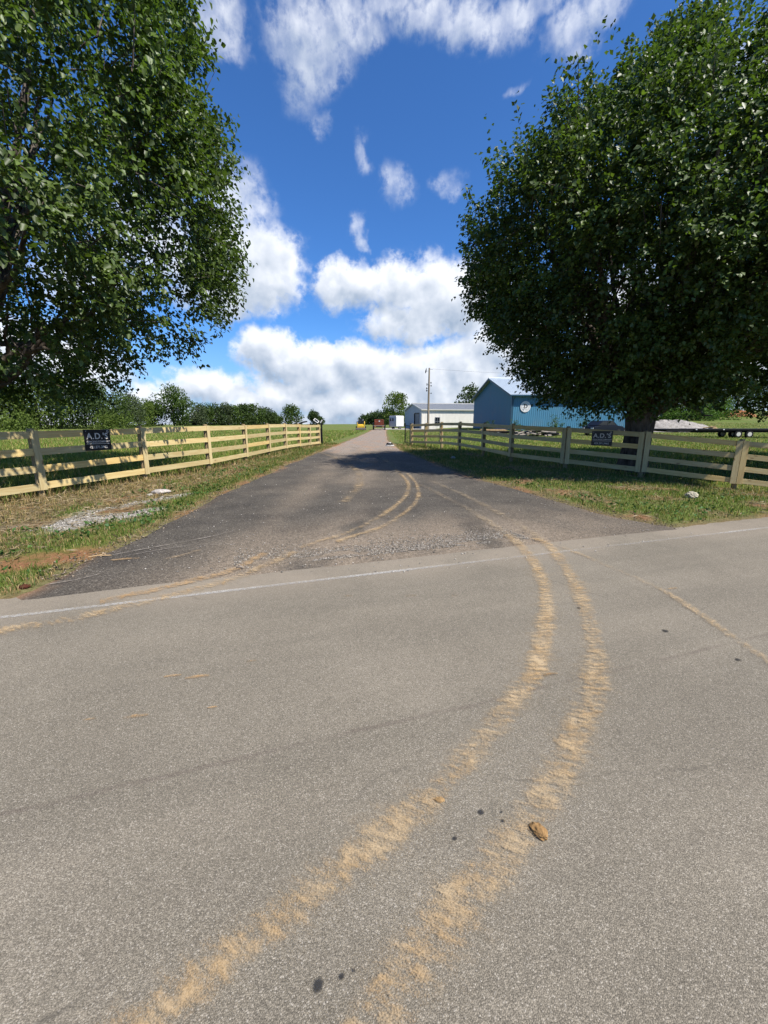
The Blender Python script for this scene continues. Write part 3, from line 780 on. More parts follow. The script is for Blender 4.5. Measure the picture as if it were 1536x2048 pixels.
# ------------------------------------------------------------------ loose stones
def stones(name, pts, sizes, cols, mat, z0, label, seed):
    rng = np.random.default_rng(seed)
    n = len(pts)
    base = np.array([(1, 0, 0), (-1, 0, 0), (0, 1, 0), (0, -1, 0), (0, 0, 1), (0, 0, -1), (.6, .6, .55), (-.6, .6, .55), (.6, -.6, .55), (-.6, -.6, .55)], float)
    from itertools import product
    # octahedron with jitter and squash
    b = base[:6]; tri = np.array([(0, 2, 4), (2, 1, 4), (1, 3, 4), (3, 0, 4), (2, 0, 5), (1, 2, 5), (3, 1, 5), (0, 3, 5)])
    Vv = b[None] * (0.65 + 0.7 * rng.random((n, 6, 1))) * np.stack([0.8 + 0.5 * rng.random(n), 0.7 + 0.5 * rng.random(n), 0.4 + 0.35 * rng.random(n)], 1)[:, None, :]
    Vv += 0.25 * (rng.random((n, 6, 3)) - 0.5)
    an = rng.random(n) * 6.28; ca, sa = np.cos(an)[:, None], np.sin(an)[:, None]
    X = Vv[..., 0] * ca - Vv[..., 1] * sa; Y = Vv[..., 0] * sa + Vv[..., 1] * ca
    Vv = np.stack([X, Y, Vv[..., 2]], 2) * sizes[:, None, None] / 2
    Vv[..., 0] += pts[:, 0:1]; Vv[..., 1] += pts[:, 1:2]; Vv[..., 2] += z0[:, None] + sizes[:, None] * 0.15
    F = (tri[None] + (np.arange(n) * 6)[:, None, None]).reshape(-1, 3)
    C = np.repeat(cols, 6, axis=0)
    return tag(mesh_np(name, Vv.reshape(-1, 3), F, mat, col=C), label, None, None, 'stuff')

rng = np.random.default_rng(5)
def greys(n, a, b, tint=(1, .92, .80)):
    g = a + (b - a) * rng.random(n) ** 1.3
    return np.stack([g * tint[0], g * tint[1], g * tint[2]], 1)
# gravel washed up along the joint of drive and road
t = rng.random(13000) * 3.9 - 1.55; s = 0.62 + np.abs(rng.normal(0, 0.32, 13000)) + 0.1 * rng.normal(0, 1, 13000) * (rng.random(13000) < .25)
keep = (vnoise(t * 1.3, s * 3, 31, 3) > 0.36) & (s > 0.38)
t, s = t[keep], s[keep]
px_, py_ = LINE0[0] + t * RD[0] + s * RN[0], LINE0[1] + t * RD[1] + s * RN[1]
stones('gravel', np.stack([px_, py_], 1), 0.006 + 0.017 * rng.random(len(t)) ** 2.5, greys(len(t), .12, .62, (1, .9, .76)), STONE, np.full(len(t), 0.004), 'loose grey gravel along the joint of drive and road', 1)
# crumbs of stone and soil along the edges of the drive
n = 5000
y = 4.0 + 18 * rng.random(n) ** 1.6; sd = rng.random(n) < .5
x = np.where(sd, drive_l(y), drive_r(y)) + np.where(sd, -1, 1) * rng.normal(.02, .12, n)
k = road_s(x, y) > .4
x, y = x[k], y[k]
stones('edge_crumbs', np.stack([x, y], 1), 0.008 + 0.03 * rng.random(len(x)) ** 3, greys(len(x), .07, .4, (1, .8, .58)), STONE, np.maximum(terrain(x, y), 0.0), 'crumbs of soil and stone along both edges of the drive', 6)
# thin scatter over the drive and the road shoulder
n = 2600
y = 4.2 + 16 * rng.random(n) ** 1.8; x = drive_l(y) + (drive_r(y) - drive_l(y)) * rng.random(n)
k = road_s(x, y) > -0.15
x, y = x[k], y[k]
stones('loose_stones', np.stack([x, y], 1), 0.006 + 0.022 * rng.random(len(x)) ** 3, greys(len(x), .2, .7), STONE, np.full(len(x), 0.006), 'thin scatter of small stones over the dark drive', 2)
n = 9000
x = -6.6 + 2.6 * rng.random(n); y = 5.3 + 4.2 * rng.random(n)
k = masks(x, y)[2] > 0.25 + 0.6 * rng.random(n)
x, y = x[k], y[k]
stones('pale_gravel', np.stack([x, y], 1), 0.012 + 0.035 * rng.random(len(x)) ** 2, greys(len(x), .25, .68, (1, .93, .82)), STONE, terrain(x, y), 'patch of pale crushed stone in the left verge', 3)

def rock(name, loc, dims, col, label, cat, seed, rz=0.0, lumps=3):
    rng = np.random.default_rng(seed)
    import bmesh
    bm = bmesh.new(); bmesh.ops.create_icosphere(bm, subdivisions=4, radius=1)
    ph = rng.random((8, 3)) * 6.28; fr = rng.normal(0, 1.0, (8, 3))
    for v in bm.verts:
        c = np.array(v.co); q = 0
        for i in range(8):
            f = fr[i] * (1.3 + i * 1.5)
            q += math.sin(f @ c + ph[i, 0]) / (2.6 + i * 0.5)
        v.co *= 1 + 0.22 * q
        v.co.x *= dims[0] / 2; v.co.y *= dims[1] / 2; v.co.z *= dims[2] / 2
    me = bpy.data.meshes.new(name); bm.to_mesh(me); bm.free()
    m, nt = new_mat(name + '_surface')
    oc = nd(nt, 'ShaderNodeTexCoord').outputs['Object']
    n1 = noise(nt, oc, 3.0 / max(dims), 6, 0.7)
    c = mixc(nt, sstep(nt, n1, 0.35, 0.65), [v * 0.55 for v in col], col)
    out(nt, pbsdf(nt, c, 0.95, 0.1, 0, n1, 0.9, 0.15 * max(dims)))
    me.materials.append(m)
    o = bpy.data.objects.new(name, me); COL.objects.link(o)
    o.location = (loc[0], loc[1], loc[2] + dims[2] * 0.33); o.rotation_euler = (0, 0, rz)
    if label: tag(o, label, cat)
    return o
x, y = gp(1076, 1668)
rock('mud_clod', (x, y, 0.008), (0.050, 0.074, 0.03), (0.47, 0.28, 0.12), 'crumbly orange mud clod lying on the right tyre track near the viewer', 'clod', 4, 0.5)
x, y = gp(880, 1604)
rock('mud_clod', (x, y, 0.008), (0.04, 0.03, 0.012), (0.50, 0.32, 0.15), 'thin flake of orange mud on the left tyre track', 'clod', 5)
x, y = gp(322, 988)
rock('stone', (x, y, 0.0), (0.40, 0.24, 0.12), (0.66, 0.60, 0.55), 'long pale stone lying on the left verge in front of the third fence bay', 'stone', 6, 0.4)
x, y = gp(300, 992)
rock('stone', (x, y, 0.0), (0.14, 0.10, 0.06), (0.60, 0.55, 0.48), 'small pale stone beside the long one on the left verge', 'stone', 7)
x, y = gp(1382, 996)
rock('stone', (x, y, terrain(x, y)), (0.22, 0.18, 0.15), (0.66, 0.60, 0.45), 'cream stone in the grass of the right verge', 'stone', 8)
x, y = gp(48, 1177)
rock('brick_fragment', (x, y, 0.0), (0.11, 0.07, 0.045), (0.12, 0.04, 0.025), 'dark red brown brick fragment at the left edge of the drive mouth', 'brick', 9, 0.5)
x, y = gp(480, 1137)
rock('mud_clod', (x, y, 0.006), (0.07, 0.05, 0.04), (0.36, 0.30, 0.24), 'grey brown clod beside the clay smear left of the gravel joint', 'clod', 10)
x, y = gp(906, 918)
rock('stone', (x, y, 0.01), (0.2, 0.16, 0.12), (0.7, 0.68, 0.64), 'small white stone in the shaded grass right of the drive', 'stone', 12)
x, y = gp(198, 1114)
mb = MB()
mb.tube([(x - .10, y - .03, .012), (x - .02, y, .02), (x + .13, y + .03, .012)], 0.007, 6); mb.tube([(x, y, .018), (x + .03, y + .05, .03), (x + .05, y + .05, .012)], 0.005, 6)
tag(mb.build('stick', LUMBER), 'short pale forked stick on the red clay at the drive edge', 'stick')
# black and white bundle at the drive edge
x, y = gp(779, 891)
r_ = empty('hose_coil', (x, y, 0.0)); tag(r_, 'small black coil with a white lump lying at the drive edge by the right gate', 'coil')
mb = MB()
for k in range(3):
    mb.tube([(0.21 * math.cos(a) * (1 - .08 * k), 0.30 * math.sin(a), 0.04 + 0.05 * k) for a in np.linspace(0, 6.283, 18)], 0.035, 6)
mb.build('coil', RUBBER, r_)
mb = MB(); mb.tube([(-.26, -.2, .02), (-.15, -.42, .03), (.1, -.5, .03), (.3, -.46, .02)], 0.035, 6)
mb.build('pipe_end', WHITEP, r_)
rk = rock('white_lump', (0.02, 0, 0.08), (0.2, 0.26, 0.16), (0.75, 0.75, 0.75), None, None, 14); rk.parent = r_

# ------------------------------------------------------------------ fences
def make_fence(name, posts, ztops, label, group, double=(), seed=0):
    rg = random.Random(seed)
    r0 = Vector((posts[0][0], posts[0][1], 0))
    root = empty(name, r0); tag(root, label, 'fence')
    n = len(posts)
    for i in range(n):
        p = Vector((posts[i][0], posts[i][1], 0)); zt = ztops[i]
        a = Vector((posts[max(i - 1, 0)][0], posts[max(i - 1, 0)][1], 0)); b = Vector((posts[min(i + 1, n - 1)][0], posts[min(i + 1, n - 1)][1], 0))
        d = (b - a).normalized(); yaw = math.atan2(d.y, d.x)
        g = float(terrain(p.x, p.y))
        mb = MB(); h = zt + 0.05 - g + 0.25
        mb.tube([(0, 0, -0.25), (0, 0, h - 0.25 - 0.012), (0, 0, h - 0.25)], [0.068, 0.066, 0.058], 16)
        po = mb.build('post', POSTW, root, p - r0 + Vector((0, 0, g)), (rg.uniform(-.008, .008), rg.uniform(-.008, .008), yaw), smooth=False)
        # battens on the road side, covering the board joints
        def batten(off, ya):
            m2 = MB(); m2.box((0, 0, -0.615), (0.142, 0.021, 1.25), bev=0)
            bo = m2.build('batten', PINE_Z, po, bevel=0.003)
            q = Matrix.Rotation(-yaw, 3, 'Z')
            w = Matrix.Rotation(ya, 3, 'Z') @ Vector((off, -0.068 - 0.024 - 0.0135, 0))
            bo.location = (q @ w) + Vector((0, 0, zt - g + rg.uniform(-.006, .01)))
            bo.rotation_euler = (0, 0, ya - yaw)
        if i in double:
            d1 = (p - a).normalized(); d2 = (b - p).normalized()
            batten(-0.076, math.atan2(d1.y, d1.x)); batten(0.076, math.atan2(d2.y, d2.x))
        else:
            batten(0, yaw)
    for i in range(n - 1):
        a = Vector((posts[i][0], posts[i][1], ztops[i])); b = Vector((posts[i + 1][0], posts[i + 1][1], ztops[i + 1]))
        d = b - a; yaw = math.atan2(d.y, d.x); hl = math.hypot(d.x, d.y); pit = math.atan2(d.z, hl)
        front = Vector((math.sin(yaw), -math.cos(yaw), 0))
        for k in range(4):
            mb = MB(); mb.box((0, 0, 0), (d.length - 0.004, 0.022, 0.148))
            zc = -0.078 - k * (1.23 - 0.156) / 3 + rg.uniform(-.009, .009)
            c = (a + b) / 2 + front * (0.068 + 0.0115) + Vector((0, 0, zc)) - r0
            mb.build('rail', PINE_X, root, c, (rg.uniform(-.02, .02), -pit + rg.uniform(-.005, .005), yaw), bevel=0.003)
    return root
make_fence('board_fence', LF, [1.40, 1.41, 1.44, 1.455, 1.45, 1.465, 1.465, 1.43, 1.385, 1.37],
           'fresh pine four board fence left of the drive, with sun dappled near bays', None, (), 1)
make_fence('board_fence', RF, [1.41, 1.46, 1.53, 1.55, 1.51, 1.47, 1.39, 1.27, 1.05, 0.82],
           'fresh pine four board fence curving along the right of the drive under the tree', None, (6, 7, 8), 2)

# signs
def make_sign(loc, yaw, w, h, label, roll=0.0):
    root = empty('fence_sign', loc); root.rotation_euler = (0, roll, yaw); tag(root, label, 'sign')
    mb = MB(); mb.box((0, 0, 0), (w, 0.004, h)); mb.build('panel', SIGNB, root)
    f = -0.0035
    text_obj('title_lettering', "A.D.'S", h * 0.40, SIGNW, root, (0, f, h * 0.17), bold=0.004, extrude=0.001, xs=1.02)
    text_obj('name_lettering', "FENCING", h * 0.125, SIGNW, root, (-w * 0.225, f, -h * 0.085), bold=0.0012, extrude=0.001, xs=0.98)
    text_obj('name_lettering', "COMPANY", h * 0.125, SIGNW, root, (w * 0.225, f, -h * 0.085), bold=0.0012, extrude=0.001, xs=0.98)
    mb = MB(); mb.box((0, f, -h * 0.18), (w * 0.86, 0.002, h * 0.022)); mb.build('rule', SIGNW, root)
    text_obj('phone_lettering', "423.271.3462", h * 0.165, SIGNW, root, (0, f, -h * 0.345), bold=0.0015, extrude=0.001, xs=0.95)
    mb = MB()
    a = np.linspace(0, 2 * math.pi, 17)
    mb.tube([(w * 0.40 + 0.020 * math.cos(t_), f - 0.001, h * 0.40 + 0.024 * math.sin(t_)) for t_ in a], 0.006, 6)
    mb.build('ring_mark', SIGNW, root)
    mb = MB(); mb.tube([(-w * 0.42, f, h * 0.42), (-w * 0.42, f - 0.004, h * 0.42)], 0.012, 8); mb.build('screw', GREYM, root)
    return root
d = Vector((-6.56 + 7.35, 11.2 - 8.68, 0)).normalized()
fr_ = Vector((d.y, -d.x, 0))
c = Vector((-6.94, 9.98, 1.17)) + fr_ * 0.098
make_sign(c, math.atan2(d.y, d.x), 0.66, 0.49, "black fencing company sign hung on the dappled top rails of the left fence", 0.02)
d = Vector((8.19 - 6.42, 13.06 - 14.55, 0)).normalized()
fr_ = Vector((d.y, -d.x, 0))
c = Vector((7.27, 13.84, 1.055)) + fr_ * 0.098
make_sign(c, math.atan2(d.y, d.x), 0.63, 0.48, "black fencing company sign hung on the shaded right fence in front of the tree trunk", -0.01)

# gates: black bar leaves folded open
def make_gate(hx, hy, ex, ey, h, label, pitch=0.11):
    root = empty('metal_gate', (hx, hy, float(terrain(hx, hy)))); tag(root, label, 'gate')
    d = Vector((ex - hx, ey - hy, 0)); L = d.length; root.rotation_euler = (0, 0, math.atan2(d.y, d.x))
    for k, xx in enumerate((0.0, L)):
        mb = MB(); mb.box((xx, 0, (h + 0.12) / 2), (0.07, 0.07, h + 0.12)); mb.build('gate_post', BLACKM, root, bevel=0.004)
    mb = MB()
    for z in (0.10, h * 0.82, h - 0.05): mb.box((L / 2, 0, z), (L - 0.076, 0.04, 0.04))
    mb.build('gate_frame', BLACKM, root)
    nb = max(2, int(L / pitch))
    for k in range(1, nb):
        mb = MB(); mb.box((L * k / nb, 0.0, (0.123 + h * 0.82 - 0.023) / 2), (0.02, 0.018, h * 0.82 - 0.147)); mb.build('bar', BLACKM, root)
    return root
make_gate(-4.27, 28.75, -4.86, 31.0, 1.32, 'black metal bar gate folded open at the end of the left fence')
make_gate(1.80, 28.55, 1.58, 31.2, 1.34, 'black metal bar gate folded open at the end of the right fence', 0.45)
# solar gate opener on the left fence end
root = empty('solar_panel', (-4.62, 28.6, 0)); tag(root, 'small white framed solar panel on a stake behind the left fence end', 'solar panel')
mb = MB(); mb.tube([(0, 0, 0), (0, 0, 1.55)], 0.025, 8); mb.build('stake', BLACKM, root)
mb = MB(); mb.box((0, 0, 1.64), (0.30, 0.03, 0.18), rx=R(-50), ry=R(34)); mb.build('panel', GLASSD, root)
mb = MB()
m_ = Matrix.Rotation(R(34), 3, 'Y') @ Matrix.Rotation(R(-50), 3, 'X')
for (cx, cz, sx_, sz_) in ((0, .10, .35, .032), (0, -.10, .35, .032), (.16, 0, .032, .165), (-.16, 0, .032, .165)):
    c = m_ @ Vector((cx, -0.012, cz)) + Vector((0, 0, 1.64)); mb.box(c, (sx_, 0.045, sz_), rx=R(-50), ry=R(34))
mb.build('panel_frame', WHITEP, root)
root = empty('lamp_bracket', (-4.34, 28.9, 0)); tag(root, 'small white lamp on a thin stake beside the left gate', 'lamp')
mb = MB(); mb.tube([(0, 0, 0), (0, 0, 1.52)], 0.018, 8); mb.build('stake', BLACKM, root)
mb = MB(); mb.box((0.02, 0, 1.6), (0.07, 0.1, 0.24), ry=R(32)); mb.build('lamp_head', WHITEP, root, bevel=0.01)
mb = MB(); mb.tube([(-5.02, 24.35, 1.43), (-4.86, 25.2, 1.56), (-4.78, 26.0, 1.60)], [0.045, 0.05, 0.04], 8)
tag(mb.build('gate_opener_arm', BLACKM), 'black gate opener arm resting over the top rail of the left fence', 'gate opener')

# ------------------------------------------------------------------ buildings
def ribbed(mb, x0, x1, y, z0, z1f, pitch=0.305, rib=0.032, face=-1):
    """ribbed sheet in local XZ plane at depth y; z1f(x) gives the top edge"""
    xs = []
    x = x0
    while x < x1 - 1e-6:
        for (o, h) in ((0, 0), (pitch * .62, 0), (pitch * .70, 1), (pitch * .88, 1), (pitch * .96, 0)):
            if x + o < x1: xs.append((x + o, h))
        x += pitch
    xs.append((x1, 0))
    vs = []; fs = []
    for (xx, h) in xs:
        yy = y + face * rib * h
        vs.append((xx, yy, z0)); vs.append((xx, yy, z1f(xx)))
    for i in range(len(xs) - 1): fs.append((2 * i, 2 * i + 2, 2 * i + 3, 2 * i + 1))
    return mb.add(vs, fs)

def shed(name, loc, yaw, L, W, eave, ridge, wall_mat, roof_mat, trim_mat, label, oh=0.35, door=None, gable_mat=None):
    """local x along the long wall (which faces -y), local y across the gable; gable wall at x=0 faces -x"""
    root = empty(name, loc, yaw); tag(root, label, 'building')
    mb = MB()
    ribbed(mb, 0, L, 0, 0, lambda x: eave); mb.build('long_wall', wall_mat, root)
    def gz(y): return eave + (ridge - eave) * (1 - abs(y - W / 2) / (W / 2))
    def gable_sheet(holes):
        mb = MB()
        if holes:
            (a, b, h) = holes
            for (p, q) in ((0, a), (b, W)):
                ribbed(mb, p, q, 0, 0, gz)
            m2 = MB(); ribbed(m2, a, b, 0, h, gz); mb.add(m2.v, m2.f)
        else:
            ys = [0, W / 2, W]
            ribbed(mb, 0, W / 2, 0, 0, gz); ribbed(mb, W / 2, W, 0, 0, gz)
        return mb
    mb = gable_sheet(door)
    # swing the sheet so that its x runs along local y and its face looks along -x
    mb.v = [(v[1], v[0], v[2]) for v in mb.v]
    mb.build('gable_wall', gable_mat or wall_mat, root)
    mb = MB(); mb.box((L, W / 2, eave / 2), (0.06, W, eave)); mb.prism([(0.0, eave + .002), (W / 2, ridge - .03), (W, eave + .002)], 'x', L - .03, L + .03); mb.build('end_wall', wall_mat, root)
    mb = MB(); mb.box((L / 2, W, eave / 2), (L - .2, 0.06, eave)); mb.build('back_wall', wall_mat, root)
    # roof sheets with standing ribs
    sl = (ridge - eave) / (W / 2)
    for side in (0, 1):
        mb = MB()
        xs = np.arange(-oh, L + oh + .01, 0.3)
        y_e = -oh if side == 0 else W + oh
        z_e = eave - oh * sl
        mb.add([(-oh, y_e, z_e + .04), (L + oh, y_e, z_e + .04), (L + oh, W / 2, ridge + .04), (-oh, W / 2, ridge + .04),
                (-oh, y_e, z_e + .10), (L + oh, y_e, z_e + .10), (L + oh, W / 2, ridge + .10), (-oh, W / 2, ridge + .10)],
               [(0, 1, 2, 3), (4, 7, 6, 5), (0, 4, 5, 1), (1, 5, 6, 2), (2, 6, 7, 3), (3, 7, 4, 0)])
        for xx in xs[1:-1]:
            mb.add([(xx - .02, y_e, z_e + .101), (xx + .02, y_e, z_e + .101), (xx + .02, W / 2, ridge + .101), (xx - .02, W / 2, ridge + .101),
                    (xx, y_e, z_e + .135), (xx, W / 2, ridge + .135)], [(0, 4, 5, 3), (1, 2, 5, 4), (0, 1, 4), (3, 5, 2)])
        mb.build('roof', roof_mat, root)
    mb = MB(); mb.tube([(-oh, W / 2, ridge + .10), (L + oh, W / 2, ridge + .10)], 0.13, 8); mb.build('ridge_cap', roof_mat, root)
    mb = MB(); mb.box((L / 2, -oh - .075, eave - oh * sl - .01), (L + 2 * oh, 0.14, 0.17)); mb.build('gutter', trim_mat, root)
    mb = MB()
    for (a, b) in (((-oh, -oh, eave - oh * sl), (-oh, W / 2, ridge)), ((-oh, W / 2, ridge), (-oh, W + oh, eave - oh * sl))):
        a, b = Vector(a), Vector(b); c = (a + b) / 2
        mb.box(c + Vector((-.022, 0, 0)), (0.04, (b - a).length, 0.24), rx=math.atan2(b.z - a.z, b.y - a.y))
    mb.build('gable_trim', trim_mat, root)
    mb = MB(); mb.box((-.045, -.045, eave / 2), (0.12, 0.12, eave - .02)); mb.build('corner_trim', trim_mat, root)
    return root

# blue building with a round emblem
BX, BY, BYAW = 18.15, 60.0, R(6)
bz = float(terrain(BX, BY)) - 0.05
blue = shed('blue_metal_building', (BX, BY, bz), BYAW, 19.5, 17.0, 5.06, 7.9, BLUEC, ROOFB, BLUET,
            'long blue metal building with a round white emblem beside the big tree', oh=0.60)
mb = MB(); mb.tube([(.10, -.60, 4.62), (.10, -.12, 4.2), (.10, -.12, .1)], 0.06, 8); mb.build('downpipe', BLUET, blue)
em = empty('emblem', (1.95, -0.05, 3.32)); em.parent = blue
mb = MB(); mb.tube([(0, 0, 0), (0, -0.06, 0)], 0.76, 40); mb.build('disc', WHITEP, em)
mb = MB(); mb.tube([(0.55 * math.cos(a), -0.062, 0.55 * math.sin(a)) for a in np.linspace(0, 2 * math.pi, 41)], 0.018, 6); mb.build('ring', GREYM, em)
mb = MB()
mb.box((-.16, -.068, .10), (.11, .016, .54)); mb.box((-.12, -.071, .345), (.36, .016, .08)); mb.box((-.12, -.071, -.145), (.36, .016, .08))
mb.tube([(-.14 + .40 * math.sin(a), -.066, .10 + .22 * math.cos(a)) for a in np.linspace(0, math.pi, 15)], 0.06, 6)
mb.build('letter', SIGNB, em)
mb = MB(); mb.tube([(-.22, -.06, -.38), (-.22, -.075, -.38)], 0.06, 12); mb.build('dot', SIGNB, em)
mb = MB(); mb.tube([(-.05, -.066, -.38), (.10, -.066, -.33), (.25, -.066, -.36)], 0.016, 5); mb.build('flourish', GREYM, em)
# the emblem Empty is a part; its pieces are sub-parts

wx, wy = 7.94, 88.0
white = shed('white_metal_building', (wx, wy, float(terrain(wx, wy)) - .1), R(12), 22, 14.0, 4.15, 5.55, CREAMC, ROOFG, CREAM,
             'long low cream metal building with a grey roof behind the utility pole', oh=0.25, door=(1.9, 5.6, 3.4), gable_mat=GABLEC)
mb = MB(); mb.box((.12, 3.75, 1.7), (0.06, 3.66, 3.36)); 
for k in range(1, 6): mb.box((.085, 3.75, k * .56), (0.03, 3.64, 0.03))
mb.build('garage_door', simple_mat('garage_door_grey', (0.20, 0.22, 0.25), 0.5), white)
mb = MB(); mb.box((.0, 5.68, 1.72), (0.16, 0.14, 3.44)); mb.box((.0, 1.82, 1.72), (0.16, 0.14, 3.44)); mb.box((.0, 3.75, 3.47), (.16, 3.7, .12)); mb.build('door_frame', BLACKM, white)
wf = MB().box((3.4, -.055, 1.75), (1.1, 0.07, 1.7)).build('window', GREYM, white)
mb = MB()
for cx in (-.26, .26):
    for cz in (-.4, .4): mb.box((3.4 + cx, -.095, 1.75 + cz), (.46, 0.012, .72))
mb.build('pane', GLASSD, wf)

# pale concrete apron in front of the far buildings
m, nt = new_mat('pale_concrete')
oc = nd(nt, 'ShaderNodeTexCoord').outputs['Object']; n_ = noise(nt, oc, 1.5, 5)
out(nt, pbsdf(nt, mixc(nt, n_, (0.42, 0.39, 0.34), (0.62, 0.58, 0.52)), 0.9, 0.2))
pad = [(0.3, 83.5), (6, 84.5), (12, 83), (12, 87), (7.9, 87.7), (5, 97), (-0.5, 97)]
zp = 0.12
mb = MB(); mb.prism([(p[0], p[1]) for p in pad], 'z', -0.1, zp); tag(mb.build('concrete_pad', m), kind='structure')

# ------------------------------------------------------------------ vehicles
def wheel(mbT, mbR, c, r, w, axis='x'):
    c = Vector(c); a = Vector((1, 0, 0)) if axis == 'x' else Vector((0, 1, 0))
    mbT.tube([c - a * w / 2, c - a * w * .35, c + a * w * .35, c + a * w / 2], [r * .9, r, r, r * .9], 20)
    mbR.tube([c - a * (w / 2 + .012), c + a * (w / 2 + .012)], r * .55, 16)

def add_wheel(root, c, r, w, rim, axis='x'):
    t_, r_ = MB(), MB(); wheel(t_, r_, (0, 0, 0), r, w, axis)
    o = t_.build('wheel', RUBBER, root, c); r_.build('rim', rim, o)
    return o

# compact track loader seen from the front
root = empty('skid_steer', (-4.42, 80.0, float(terrain(-4.4, 80)))); root.rotation_euler = (0, 0, R(4))
tag(root, 'yellow tracked skid steer loader parked facing the viewer at the top of the drive', 'loader')
mb = MB(); mb.prism([(-1.15, .45), (.9, .55), (1.05, .95), (.7, 1.3), (-.75, 1.1), (-1.15, .85)], 'x', -.55, .55); mb.build('body', YELLOW, root, bevel=0.03)
for s_ in (-1, 1):
    mb = MB(); mb.prism([(-1.0, .12), (-.75, 0), (.75, 0), (1.05, .25), (1.05, .5), (.8, .68), (-.7, .68), (-1.0, .5)], 'x', s_ * .78 - .2, s_ * .78 + .2)
    tk = mb.build('track', RUBBER, root, bevel=0.02)
    mb = MB(); mb.tube([(s_ * .74, 1.1, .95), (s_ * .74, 1.2, 1.35), (s_ * .70, .2, 1.55), (s_ * .66, -.95, 1.25), (s_ * .62, -1.25, .45)], [.09, .1, .1, .09, .08], 6); mb.build('lift_arm', YELLOW, root)
mb = MB()
for (xx, yy) in ((-.5, -.75), (.5, -.75), (-.5, .6), (.5, .6)): mb.tube([(xx, yy, 1.1), (xx * .92, yy, 2.0)], .05, 6)
mb.box((0, -.08, 2.03), (1.1, 1.5, .1)); mb.build('cab_frame', BLACKM, root)
mb = MB(); mb.box((0, -.78, 1.5), (.92, .03, .95)); mb.build('windscreen', GLASSD, root)
mb = MB(); mb.box((0, -.2, 1.35), (.5, .5, .55)); mb.build('seat', BLACKM, root)
mb = MB(); mb.prism([(-1.35, .08), (-1.85, .05), (-1.9, .10), (-1.45, .42), (-1.35, .42)], 'x', -.95, .95); mb.build('bucket', simple_mat('worn_bucket', (.10, .085, .07), .6), root, bevel=0.02)
for s_ in (-1, 1):
    mb = MB(); mb.box((s_ * .42, -1.0, 1.86), (.16, .08, .09)); mb.build('headlight', WHITEP, root)

# red dump trailer seen from the rear
root = empty('dump_trailer', (-0.95, 82.0, float(terrain(-.9, 82)) + .02)); tag(root, 'rust red dump body with wide wheel fenders standing at the top of the drive', 'dump trailer')
mb = MB(); mb.box((0, 1.9, 1.42), (1.85, 4.0, 1.15)); bd = mb.build('body', RUSTRED, root, bevel=0.03)
mb = MB(); mb.box((0, -.13, 1.42), (1.75, .05, 1.08)); tg = mb.build('tailgate', RUSTRED, root)
mb = MB()
for z in (.95, 1.25, 1.55, 1.88): mb.box((0, -.165, z), (1.8, .05, .06))
for xx in (-.85, -.3, .3, .85): mb.box((xx, -.172, 1.42), (.06, .05, 1.0))
mb.build('rib', RUSTRED, tg)
mb = MB(); mb.box((.05, -.21, 1.68), (.26, .02, .2)); mb.build('plate', WHITEP, tg)
mb = MB(); mb.box((0, 1.9, .74), (1.2, 4.6, .16)); mb.box((0, -.42, .62), (2.3, .1, .14)); mb.build('frame', BLACKM, root)
for s_ in (-1, 1):
    mb = MB(); mb.prism([(-.3, .78), (-.1, .98), (1.9, .98), (2.1, .78), (2.1, .72), (-.3, .72)], 'x', s_ * 1.12 - .17, s_ * 1.12 + .17); mb.build('fender', BLACKM, root)
    for yy in (.35, 1.35): add_wheel(root, (s_ * 1.12, yy, .38), .38, .26, GREYM)
    mb = MB(); mb.box((s_ * .75, -.48, .63), (.3, .03, .11)); mb.build('tail_light', LAMPRED, root)
mb = MB(); mb.box((0, -.49, .80), (2.1, .04, .10)); mb.build('light_bar', simple_mat('pale_steel', (.45, .40, .34), .5), root)

# white enclosed trailer
root = empty('cargo_trailer', (1.75, 84.6, zp)); root.rotation_euler = (0, 0, R(-35)); root.scale = (.78, .62, 1.0); tag(root, 'white enclosed cargo trailer parked before the round green tree', 'trailer')
mb = MB(); mb.prism([(-1.1, .45), (1.1, .45), (1.1, 2.45), (.95, 2.62), (-.95, 2.62), (-1.1, 2.45)], 'y', 0, 4.6); bo = mb.build('body', WHITEP, root, bevel=0.03)
mb = MB(); mb.box((.0, -.03, 1.5), (2.0, .04, 1.95)); dr = mb.build('ramp_door', simple_mat('white_door', (.62, .66, .7), .5, var=.1), root)
mb = MB()
for xx in (-.72, .0): mb.box((xx + .1, -.065, 1.85), (.42, .02, .6))
mb.build('window', GLASSD, dr)
mb = MB()
for s_ in (-1, 1):
    mb.box((s_ * 1.06, -.04, 1.5), (.06, .06, 2.0))
    mb.box((s_ * 1.115, 2.3, .5), (.03, 4.6, .12)); 
mb.build('corner_trim', GREYM, root)
for s_ in (-1, 1):
    for yy in (1.8, 2.7): add_wheel(root, (s_ * 1.0, yy, .34), .34, .22, GREYM)
    mb = MB(); mb.prism([(1.4, .62), (1.5, .78), (3.0, .78), (3.1, .62), (3.1, .56), (1.4, .56)], 'x', s_ * 1.13 - .12, s_ * 1.13 + .12); mb.build('fender', WHITEP, root)
    mb = MB(); mb.box((s_ * .85, -.06, .6), (.2, .03, .1)); mb.build('tail_light', LAMPRED, root)
mb = MB(); mb.tube([(-.6, 4.6, .45), (0, 5.8, .45), (.6, 4.6, .45)], .05, 6); mb.build('hitch', BLACKM, root)

